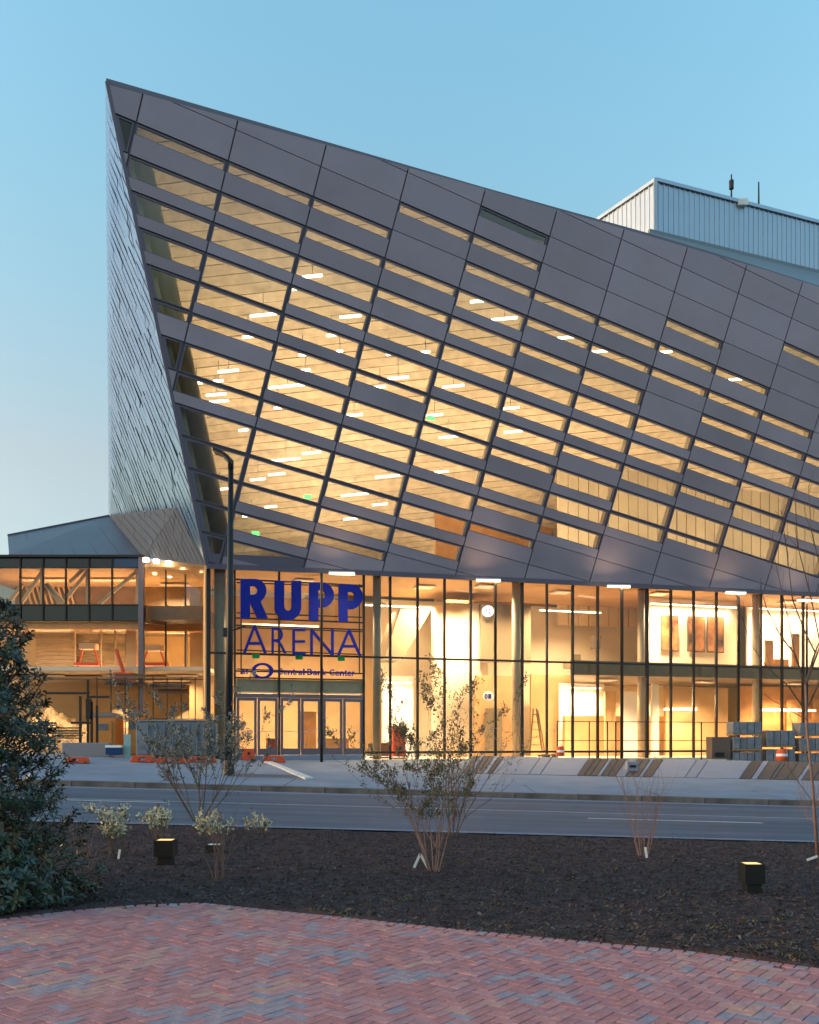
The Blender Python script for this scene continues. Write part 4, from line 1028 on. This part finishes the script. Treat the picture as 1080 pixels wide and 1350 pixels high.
orange_barrier(248, 286, 1005, 8, 'orange barrier just left of the street lamp')
orange_barrier(318, 338, 1002, 15, 'upright orange barrier just right of the street lamp')
orange_barrier(345, 377, 1005, 9, 'orange barrier lying before the doors', .06)
# portable toilet booth
def booth(px0, px1, py0, py1, Y, label, m, door=True):
    a, c = PZ(px0, py1, Y), PZ(px1, py0, Y); z0_ = gz(a.x, Y); w_ = c.x-a.x; h = c.z-z0_
    t = empty('site_toilet', ((a.x+c.x)/2, Y, z0_), label, 'portable toilet', 'portable toilets by the annex')
    b = MB(); b.box((0, 0, h*.45), (w_, 1.2, h*.9)); b.build('cabin', m, t, bevel=.03)
    b = MB(); b.plate([(-w_/2-.04, -.64, h*.9), (w_/2+.04, -.64, h*.9), (w_*.3, -.64, h), (-w_*.3, -.64, h)], [], (0, -1, 0), 0, -1.28); b.build('roof', M['tarp'], t)
    b = MB(); b.box((0, -.62, h*.42), (w_*.72, .04, h*.76)); d = b.build('door', m, t)
    b = MB(); b.box((.05, -.645, h*.66), (.42, .02, .3)); b.build('vent', M['bluegrey'], d)
booth(123, 158, 940, 999, 42.2, 'orange portable toilet with a grey vent behind the scaffold frame', M['toilet'])
booth(174, 187, 938, 995, 42.6, 'narrow orange portable toilet beside the grey container', M['toilet'])
# scaffold frame
t = empty('site_gate', onG(112, 1003), 'dark steel gate frame with posts before the orange toilet', 'gate frame')
for x_, y0_, y1_ in ((106, 918, 1000), (116, 896, 1000), (121, 925, 1000), (128, 930, 1000)):
    b = MB(); b.bar(PZ(x_, y0_, 40.5), PZ(x_, y1_, 40.5), .09, .09, up=(0, 1, 0)); part_world(b.build('post', M['pole']), t)
for x0_, x1_, y_ in ((60, 118, 914), (118, 144, 919), (94, 122, 953)):
    b = MB(); b.bar(PZ(x0_, y_, 40.5), PZ(x1_, y_, 40.5), .10, .10, up=(0, 1, 0)); part_world(b.build('rail', M['pole']), t)
b = MB(); b.box(PZ(117, 935, 40.4), (.2, .2, .9)); part_world(b.build('lock_box', M['pole']), t)
# grey container behind the shrub with a flat cab
t = empty('site_container', onG(240, 1000), 'blue grey site container behind the multi stemmed shrub', 'container')
b = MB(); b.box(PZ(238, 974, 39.5), (3.4, 1.6, 1.45)); part_world(b.build('body', M['bluegrey'], bevel=.04), t)
for k in range(9): b = MB(); b.box(PZ(195+k*10.8, 974, 38.66), (.05, .06, 1.3)); part_world(b.build('rib', M['bluegrey']), t)
b = MB(); b.box(PZ(238, 950.5, 39.5), (3.5, 1.7, .07)); part_world(b.build('lid', M['tarp']), t)
b = MB(); b.box(PZ(238, 997, 39.3), (3.2, 1.4, .14)); part_world(b.build('skid', M['pole']), t)
# concrete block row at left and small blue cart
b = MB(); p = onG(116, 997); b.box((p.x, p.y, p.z+.28), (2.1, .6, .62)); tag(b.build('concrete_block', M['tarp'], bevel=.04), 'long grey concrete block below the site gate', 'concrete block')
t = empty('hand_cart', onG(152, 999), 'small blue cart with a pale lid before the orange toilet', 'cart')
b = MB(); b.box(PZ(152, 990, 39), (.66, .5, .32)); part_world(b.build('tub', M['blueglass']), t)
b = MB(); b.box(PZ(152, 984, 39), (.7, .54, .1)); part_world(b.build('lid', M['white']), t)
b = MB(); b.bar(PZ(168, 999, 39), PZ(168, 968, 39), .3, .06, up=(0, 1, 0)); part_world(b.build('panel', M['cyan']), t)
# light fence line and stored material before the annex
t = empty('site_fence', onG(215, 1000), 'thin steel site fence running before the annex', 'fence')
for k in range(9):
    x_ = 128+k*18.5; b = MB(); b.bar(PZ(x_, 893+(k % 2), 42.9), PZ(x_, 999, 42.9), .04, .04, up=(0, 1, 0)); part_world(b.build('post', M['mullion']), t)
for y_ in (896, 948): b = MB(); b.bar(PZ(128, y_, 42.9), PZ(276, y_, 42.9), .035, .035, up=(0, 1, 0)); part_world(b.build('rail', M['mullion']), t)
for i, (px, py, n_, m_, lab) in enumerate(((45, 968, 9, 'brownbox', 'heap of brown boards left of the site gate'), (83, 975, 8, 'pallet', 'heap of raw timber just right of the evergreen bush'), (165, 905, 6, 'slab', 'heap of dark boards on the earth bank under the slab'), (222, 915, 8, 'brownbox', 'heap of boards on the earth bank right of the corner post'))):
    c = PZ(px, py, 43.4); t = empty('timber_stack', c, lab, 'timber stack', 'stored boards by the annex')
    for k in range(n_):
        b = MB(); b.box((random.uniform(-.25, .25), random.uniform(-.3, .3), .07+.1*(k % 5)+(.02*k)), (random.uniform(1.0, 2.1), .16, .08), random.uniform(-.25, .25)); b.build('board', M[m_], t)
# scissor lifts on the annex slab
def lift(px, py0, py1, Y, w_, label):
    a = PZ(px, py1, Y); t = empty('work_lift', a, label, 'work lift', 'small orange work lifts in the annex'); s = Y/F; h = (py1-py0)*s
    for s_ in (-1, 1):
        b = MB(); b.bar((s_*w_*.62, 0, .1), (s_*w_*.35, 0, h*.75), .07, .07, up=(0, 1, 0)); b.build('leg', M['orange'], t)
    b = MB(); b.box((0, 0, h*.8), (w_*1.0, .6, h*.25)); b.build('basket', M['truss'], t)
    b = MB(); b.box((0, 0, .08), (w_*1.5, .7, .14)); b.build('base', M['orange'], t)
lift(117, 846, 878, 46, .8, 'orange work lift with a pale basket left in the annex')
lift(203, 849, 878, 46.4, .9, 'orange work lift with a pale basket behind the corner post')
t = empty('boom_lift', PZ(164, 895, 44), 'orange boom lift leaning before the lit pillar of the annex', 'boom lift')
b = MB(); b.bar(PZ(165, 893, 44), PZ(153, 856, 44), .12, .2, up=(0, 1, 0)); part_world(b.build('boom', M['orange']), t)
b = MB(); b.box(PZ(163, 893, 44), (.85, .7, .45)); part_world(b.build('chassis', M['orange'], bevel=.04), t)
b = MB(); b.box(PZ(154, 897, 44), (.25, .3, .25)); part_world(b.build('counterweight', M['orange']), t)

# right: pallets of grey blocks
def pallet(px0, px1, py0, py1, layers, label, Y=None):
    a = onG((px0+px1)/2, 1001); Y = Y or 41.0; a = PZ((px0+px1)/2, 1000, Y); z0_ = gz(a.x, Y); s = Y/F; w_ = (px1-px0)*s; h = EYE-(py0-CY)*s-z0_
    t = empty('block_pallet', (a.x, Y, z0_), label, 'pallet of blocks', 'pallets of grey blocks on the plaza')
    lh = h/layers
    for k in range(layers):
        b = MB(); b.box((0, 0, lh*k+.05), (w_, .9, .07)); b.build('pallet_board', M['pallet'], t)
        n_ = 4
        for i in range(n_):
            b = MB(); b.box((-w_/2+w_*(i+.5)/n_, random.uniform(-.03, .03), lh*k+.09+(lh-.16)/2), (w_/n_-.03, .86, lh-.16)); b.build('block', M['bluegrey'], t, bevel=.015)
pallet(962, 1000, 950, 1000, 3, 'tall pallet stack of grey blocks beside the brown board box')
pallet(1006, 1044, 961, 1000, 2, 'lower pallet stack of grey blocks behind the orange drum')
pallet(1049, 1092, 951, 1000, 3, 'pallet stack of grey blocks at the right edge of the photo')
t = empty('board_box', onG(947, 1000), 'brown board box left of the grey block pallets', 'box')
b = MB(); b.box(PZ(947, 986, 41), (.82, .8, .98)); part_world(b.build('body', M['brownbox']), t)
b = MB(); b.box(PZ(949, 995, 40.55), (.4, .03, .2)); part_world(b.build('label_plate', M['black']), t)
def drum(px, py0, py1, Y, r_, label):
    a, c = PZ(px, py1, Y), PZ(px, py0, Y); t = empty('traffic_drum', a, label, 'traffic drum'); h = c.z-a.z
    b = MB(); b.tube([(0, 0, 0), (0, 0, h*.5), (0, 0, h)], [r_, r_*.92, r_*.8], 14); b.build('body', M['orange'], t, smooth=True)
    b = MB(); b.tube([(0, 0, h*.4), (0, 0, h*.62)], [r_*.96, r_*.93], 14); b.build('white_band', M['white'], t)
drum(1031, 988, 1003, 39.5, .26, 'orange traffic drum in front of the grey block pallets')
drum(739, 984, 997, 40.3, .18, 'small orange drum at the foot of the glass near the ladder')
t = empty('step_ladder', PC(706, 993, 1.2), 'wooden step ladder inside the glass right of the pale pillar', 'ladder')
for x0_, x1_ in ((699, 703), (715, 707)):
    b = MB(); b.bar(PC(x0_, 990, 1.2), PC(x1_, 934, 1.2), .05, .08, up=NW); part_world(b.build('rail', M['pallet']), t)
for k in range(5): b = MB(); b.bar(PC(700+k*.7, 982-k*10, 1.2), PC(713-k*1.4, 982-k*10, 1.2), .04, .1, up=NW); part_world(b.build('rung', M['pallet']), t)
b = MB(); b.bar(PC(718, 990, 1.6), PC(709, 936, 1.3), .05, .06, up=NW); part_world(b.build('rear_leg', M['pallet']), t)
b = MB(); 
for k in range(26):
    p = PC(random.uniform(712, 732), 900, random.uniform(-.9, -.4)); p.z = gz(p.x, p.y)+.1+random.random()*.22; b.box(p, (random.uniform(.1, .3), .12, .09), random.random()*3)
tag(b.build('debris', M['pallet']), 'small heap of building debris at the foot of the glass', 'debris', kind='stuff')
# metal fence rails before the glass on the right
t = empty('handrail', PC(860, 990, -.7), 'thin metal handrail with posts running before the right lobby glass', 'handrail')
for z in (2.45, 1.55):
    b = MB(); a, c = PC(735, 900, -.6), PC(965, 900, -.6); a.z = c.z = z; b.bar(a, c, .035, .035); part_world(b.build('rail', M['mullion']), t)
for px in (735, 755, 777, 801, 812, 925, 965):
    a = PC(px, 900, -.6); b = MB(); b.bar((a.x, a.y, gz(a.x, a.y)), (a.x, a.y, 2.45), .05, .05, up=(0, 1, 0)); part_world(b.build('post', M['mullion']), t)
for px, h_, w_, lab in ((1014, 1.5, .5, 'tall orange brown screen on the mezzanine before the bright wall'), (1030, .5, .9, 'low orange brown bench on the mezzanine'), (1049, 1.9, .45, 'tallest orange brown screen on the mezzanine near the edge')):
    p = PC(px, 900, 2.0); t = empty('mezzanine_screen', (p.x, p.y, 5.45), lab, 'screen')
    b = MB(); b.box((0, 0, h_/2+.03), (w_, .12, h_-.06), ROTC); b.build('panel', M['orangewood'], t)
    b = MB(); b.box((0, 0, .02), (w_, .4, .04), ROTC); b.build('foot', M['brownbox'], t)
b = MB(); p = PC(786, 847, 6.5); b.box(p, (.6, .15, .75), ROTC); tag(b.build('wall_cabinet', M['brownbox'], bevel=.02), 'small dark box hanging on the plain upper lobby wall', 'box')
# furniture and equipment in the lobby
for px, c_, w_, h_, off_, lab in ((525, 'orange', .6, 1.5, 1.6, 'red orange cabinet behind the middle shrub in the lobby'), (357, 'orange', .35, .9, .9, 'orange cone shaped case behind the left door'), (440, 'orangewood', 1.4, .9, 3.4, 'heap of packed orange crates behind the right doors'), (500, 'brownbox', 1.0, .7, 3.0, 'brown crate just inside the glass beside the doors'), (405, 'orangewood', .8, 2.2, 4.0, 'orange wooden cabinet behind the middle doors')):
    p = PC(px, 900, off_); t = empty('lobby_cabinet', (p.x, p.y, ZB), lab, 'cabinet')
    b = MB(); b.box((0, 0, h_/2+.05), (w_, .5, h_-.1), ROTC); b.build('body', M[c_], t, bevel=.02)
    b = MB(); b.box((0, 0, h_+.02), (w_+.06, .56, .05), ROTC); b.build('top', M['pallet'], t)
    b = MB(); b.box((0, 0, .03), (w_-.05, .45, .05), ROTC); b.build('foot', M['black'], t)

# ================================================================== plants
def leafmesh(b, p, d, n_, L, W, mi):
    d = d.normalized(); s = d.cross(n_)
    if s.length < 1e-3: return
    s.normalize(); up = s.cross(d)
    b.add([p, p+d*L*.35+s*W*.5+up*W*.12, p+d*L*.75+s*W*.38+up*W*.02, p+d*L-up*W*.2, p+d*L*.75-s*W*.38+up*W*.02, p+d*L*.35-s*W*.5+up*W*.12, p+d*L*.5-up*W*.1],
          [(0, 1, 6), (1, 2, 6), (2, 3, 6), (3, 4, 6), (4, 5, 6), (5, 0, 6)], mi)
def rvec(): 
    v = Vector((random.gauss(0, 1), random.gauss(0, 1), random.gauss(0, 1))); return v.normalized()
# evergreen at the left: profile radius by height
def evergreen(cx_, cy_, prof, shoots, label, leafL=.075, seed=1):
    random.seed(seed)
    z0_ = bed_z(cx_, cy_); t = empty('evergreen_bush', (cx_, cy_, z0_), label, 'bush')
    tb = MB(); tb.tube([(0, 0, -.1), (.05, 0, .8), (.0, .05, prof[-1][0]*.8)], [.07, .05, .015], 8)
    lb = MB(); zs = [p[0] for p in prof]; H_ = zs[-1]
    def rad(z):
        for (a, r0), (c, r1) in zip(prof, prof[1:]):
            if z <= c: return r0+(r1-r0)*(z-a)/(c-a)
        return 0
    k = 0
    while k < shoots:
        z = random.uniform(.03, H_); th = random.uniform(0, 2*math.pi)
        rr = rad(z)*(1+.16*noise.noise(Vector((math.cos(th)*2, math.sin(th)*2, z*2.2))) + .14*math.sin(z*9+th*3))
        f = random.random()**.35
        if random.random() > (rad(z)/1.1)+.15: continue
        p = Vector((math.cos(th)*rr*f, math.sin(th)*rr*f, z))
        if math.sin(th) > .4 and random.random() < .7: continue
        k += 1
        d = (Vector((math.cos(th), math.sin(th), .55+.5*random.random()))+rvec()*.45).normalized()
        tb.tube([p-d*.28, p+d*.03], [.006, .003], 4, cap=False)
        if random.random() < .25: tb.tube([Vector((0, 0, z*.8)), p-d*.26], [.014, .005], 5, cap=False)
        r_ = random.random(); mi0 = 0 if r_ < .66 else 1 if r_ < .84 else 2 if r_ < .96 else 3
        nl = random.randint(7, 11)
        for i in range(nl):
            a = i*2.4; x_ = d.cross(Vector((.3, .2, 1))).normalized(); y_ = d.cross(x_)
            rad_ = (x_*math.cos(a)+y_*math.sin(a)); o_ = (rad_*1.0+d*random.uniform(.15, .8)).normalized()
            leafmesh(lb, p-d*.10*(i/nl), o_, d, leafL*random.uniform(.7, 1.25), leafL*.38, mi0 if random.random() < .75 else random.choice((0, 1)))
    tb.build('branches', M['bark'], t); lb.build('leaves', [M['leafdark'], M['leafblue'], M['leafolive'], M['leafbrown']], t)
evergreen(-4.45, 9.35, [(0, .95), (.25, 1.22), (.63, 1.05), (.95, .88), (1.3, .80), (1.7, .80), (2.1, .66), (2.5, .56), (2.8, .5), (3.15, .15)], 1500, 'tall dark glossy evergreen bush at the left edge of the bed', seed=3)
evergreen(-4.0, 8.75, [(0, .75), (.12, .85), (.32, .62), (.5, .3), (.62, .1)], 260, 'low blue green evergreen clump at the brick edge below the tall bush', .09, seed=5)

def shrub(px, py, H_px, spread_px, label, cat='shrub', name='shrub', stems=7, levels=3, bark='bark', leaf=None, leafn=900, leafs=.02, r0=.016, seed=1, upright=.8, group=None, Ysel=None, leafstart=.35, tw=3):
    random.seed(seed)
    zz = 0.0
    for _ in range(6): p = PG(px, py, zz); zz = bed_z(p.x, p.y)
    s = p.y/F; Ht = H_px*s; Sp = spread_px*s/2
    t = empty(name, (p.x, p.y, zz), label, cat, group)
    b = MB(); tips = []
    def grow(p0, d, L, r, lev):
        n_ = 4; pts = [p0]; rs = [r]; cur = p0.copy(); dd = d.copy()
        for i in range(n_):
            dd = (dd+rvec()*.13+Vector((0, 0, .05))).normalized(); cur = cur+dd*L/n_; pts.append(cur.copy()); rs.append(r*(1-.6*(i+1)/n_))
            if cur.z > Ht*leafstart: tips.append((cur.copy(), dd.copy()))
        b.tube(pts, rs, 5 if lev < 2 else 3, cap=False)
        if lev < levels:
            for k in range(tw+(1 if lev == 0 else 0)):
                i = random.randint(1, n_); q = pts[i]; nd = (dd+rvec()*.62+Vector((0, 0, .12))).normalized()
                grow(q, nd, L*random.uniform(.42, .66), rs[i]*.7, lev+1)
    for k in range(stems):
        a = 2*math.pi*k/stems+random.random(); q = Vector((math.cos(a)*.05, math.sin(a)*.05, -.03))
        out = Sp/Ht*random.uniform(.25, 1.0)*(1.15-upright*.35)
        grow(q, Vector((math.cos(a)*out, math.sin(a)*out, 1)).normalized(), Ht*random.uniform(.55, .8), r0*random.uniform(.7, 1.1), 0)
    b.build('branches', M[bark], t)
    if leaf:
        lb = MB()
        for _ in range(leafn):
            q, d = random.choice(tips); q = q+rvec()*.03
            leafmesh(lb, q, (d+rvec()*.9), rvec(), leafs*random.uniform(.7, 1.6), leafs*.55, random.randrange(len(leaf)))
        lb.build('leaves', [M[l] for l in leaf], t)
    return t
shrub(262, 1085, 158, 300, 'wide grey multi stemmed shrub in front of the blue grey container', stems=10, levels=4, tw=2, leaf=['leafgrey', 'leafblue', 'leafgrey', 'leafspring'], leafn=9000, leafs=.036, r0=.014, seed=11, upright=.0, bark='barkdark')
shrub(572, 1150, 198, 205, 'tall pink stemmed shrub with olive leaves, middle of the bed', stems=9, levels=4, tw=2, leaf=['leafspring', 'leafolive', 'leafspring'], leafn=7500, leafs=.027, r0=.010, seed=22, upright=.35, bark='barkpale')
shrub(597, 1104, 158, 130, 'grey stemmed shrub just behind the tall pink stemmed one', stems=7, leaf=['leafspring', 'leafgrey'], leafn=1500, leafs=.03, r0=.014, seed=5, upright=.6, bark='bark')
shrub(848, 1130, 135, 80, 'small leafless pinkish shrub in the bed right of the middle', stems=8, levels=2, leaf=None, r0=.008, seed=31, upright=.6, bark='barkpale')
shrub(288, 1160, 95, 70, 'thin pink twiggy shrub in front of the low white capped light', stems=9, levels=2, leaf=['leafbrown'], leafn=50, leafs=.02, r0=.007, seed=41, upright=.7, bark='barkpale')
shrub(112, 1148, 80, 60, 'sparse thin twigs growing beside the evergreen bush', stems=5, levels=1, leaf=['leafgrey'], leafn=60, leafs=.02, r0=.005, seed=45, bark='barkpale')
# white blossom shrubs
for px, py, h, sp, n_, lab, sd in ((150, 1128, 62, 50, 520, 'cream blossom shrub nearest the evergreen bush', 51), (208, 1108, 42, 52, 420, 'cream blossom shrub directly behind the warm topped black light', 52), (283, 1112, 38, 60, 380, 'cream blossom shrub behind the thin pink twigs', 53), (343, 1102, 26, 40, 240, 'small cream blossom shrub, rightmost of the blossoming row', 54), (118, 1075, 18, 20, 60, 'tiny cream blossom sprig at the road edge', 55)):
    shrub(px, py, h, sp, lab, stems=7, levels=2, leaf=['flower', 'flower', 'leafspring'], leafn=int(n_*1.1), leafs=.045, r0=.008, seed=sd, upright=.2, group='cream blossom shrubs along the road', leafstart=.4)
# bare young tree at the right edge
def bare_tree():
    random.seed(77); p = PG(1078, 1128, 0); z_ = bed_z(p.x, p.y); Y = p.y
    t = empty('young_tree', (p.x, p.y, z_), 'bare young tree with thin forked branches at the right edge', 'tree')
    b = MB(); b.tube([p, PZ(1072, 1040, Y), PZ(1064, 960, Y), PZ(1062, 900, Y)], [.026, .021, .018, .015], 8); part_world(b.build('trunk', M['barkpale'], smooth=True), t)
    b = MB()
    def tw(pts, r):
        P = [PZ(x_, y_, Y+random.uniform(-.25, .25)) for x_, y_ in pts]; b.tube(P, [r*(1-.75*i/(len(P)-1)) for i in range(len(P))], 5, cap=False)
        for i in range(1, len(P)):
            for _ in range(3):
                d = (P[i]-P[i-1]).normalized(); q = P[i-1].lerp(P[i], random.random()); e = q+(d+rvec()*.5).normalized()*random.uniform(.12, .35)
                b.tube([q, (q+e)/2+rvec()*.01, e], [r*.3, r*.2, .0015], 4, cap=False)
    tw([(1062, 902), (1048, 862), (1030, 840), (1010, 800), (1002, 770)], .014)
    tw([(1064, 940), (1040, 905), (1012, 880), (990, 850), (978, 812)], .012)
    tw([(1062, 902), (1075, 860), (1060, 830), (1045, 790), (1038, 730), (1030, 672)], .015)
    tw([(1064, 900), (1082, 850), (1070, 790), (1052, 720), (1048, 650)], .014)
    tw([(1066, 930), (1090, 880), (1095, 800), (1070, 700), (1066, 640)], .014)
    tw([(1048, 862), (1038, 810), (1022, 740), (1018, 700)], .008)
    tw([(1066, 950), (1030, 930), (1006, 915)], .007)
    tw([(1075, 860), (1100, 800), (1090, 720), (1084, 660)], .01)
    tw([(1070, 1010), (1052, 975), (1040, 940)], .007)
    tw([(1074, 1060), (1052, 1030), (1040, 1012), (1034, 985)], .007)
    part_world(b.build('branches', M['barkdark']), t)
bare_tree()
shrub(1068, 1085, 80, 60, 'small leafless shrub beside the bare young tree trunk', stems=6, levels=2, r0=.008, seed=91, bark='barkpale')
# white straps and nursery tags
def strap(pts, Ypx, label, r=.008):
    p = PG(*Ypx, 0); Y = p.y; t = MB()
    P = [PZ(x_, y_, Y) for x_, y_ in pts]
    for a, c in zip(P, P[1:]): t.bar(a, c, .03, .006, up=(0, 1, 0))
    tag(t.build('white_strap', M['white']), label, 'strap', 'white nursery straps and tags')
strap([(546, 1144), (554, 1126), (567, 1149)], (556, 1150), 'bent white strap at the foot of the tall pink stemmed shrub')
strap([(851, 1117), (853, 1131)], (852, 1136), 'white tag at the foot of the small leafless shrub')
strap([(1064, 1134), (1078, 1129)], (1071, 1136), 'white tag lying near the trunk of the bare young tree')
strap([(156, 1133), (158, 1120)], (157, 1138), 'white tag under the cream blossom shrub by the evergreen')
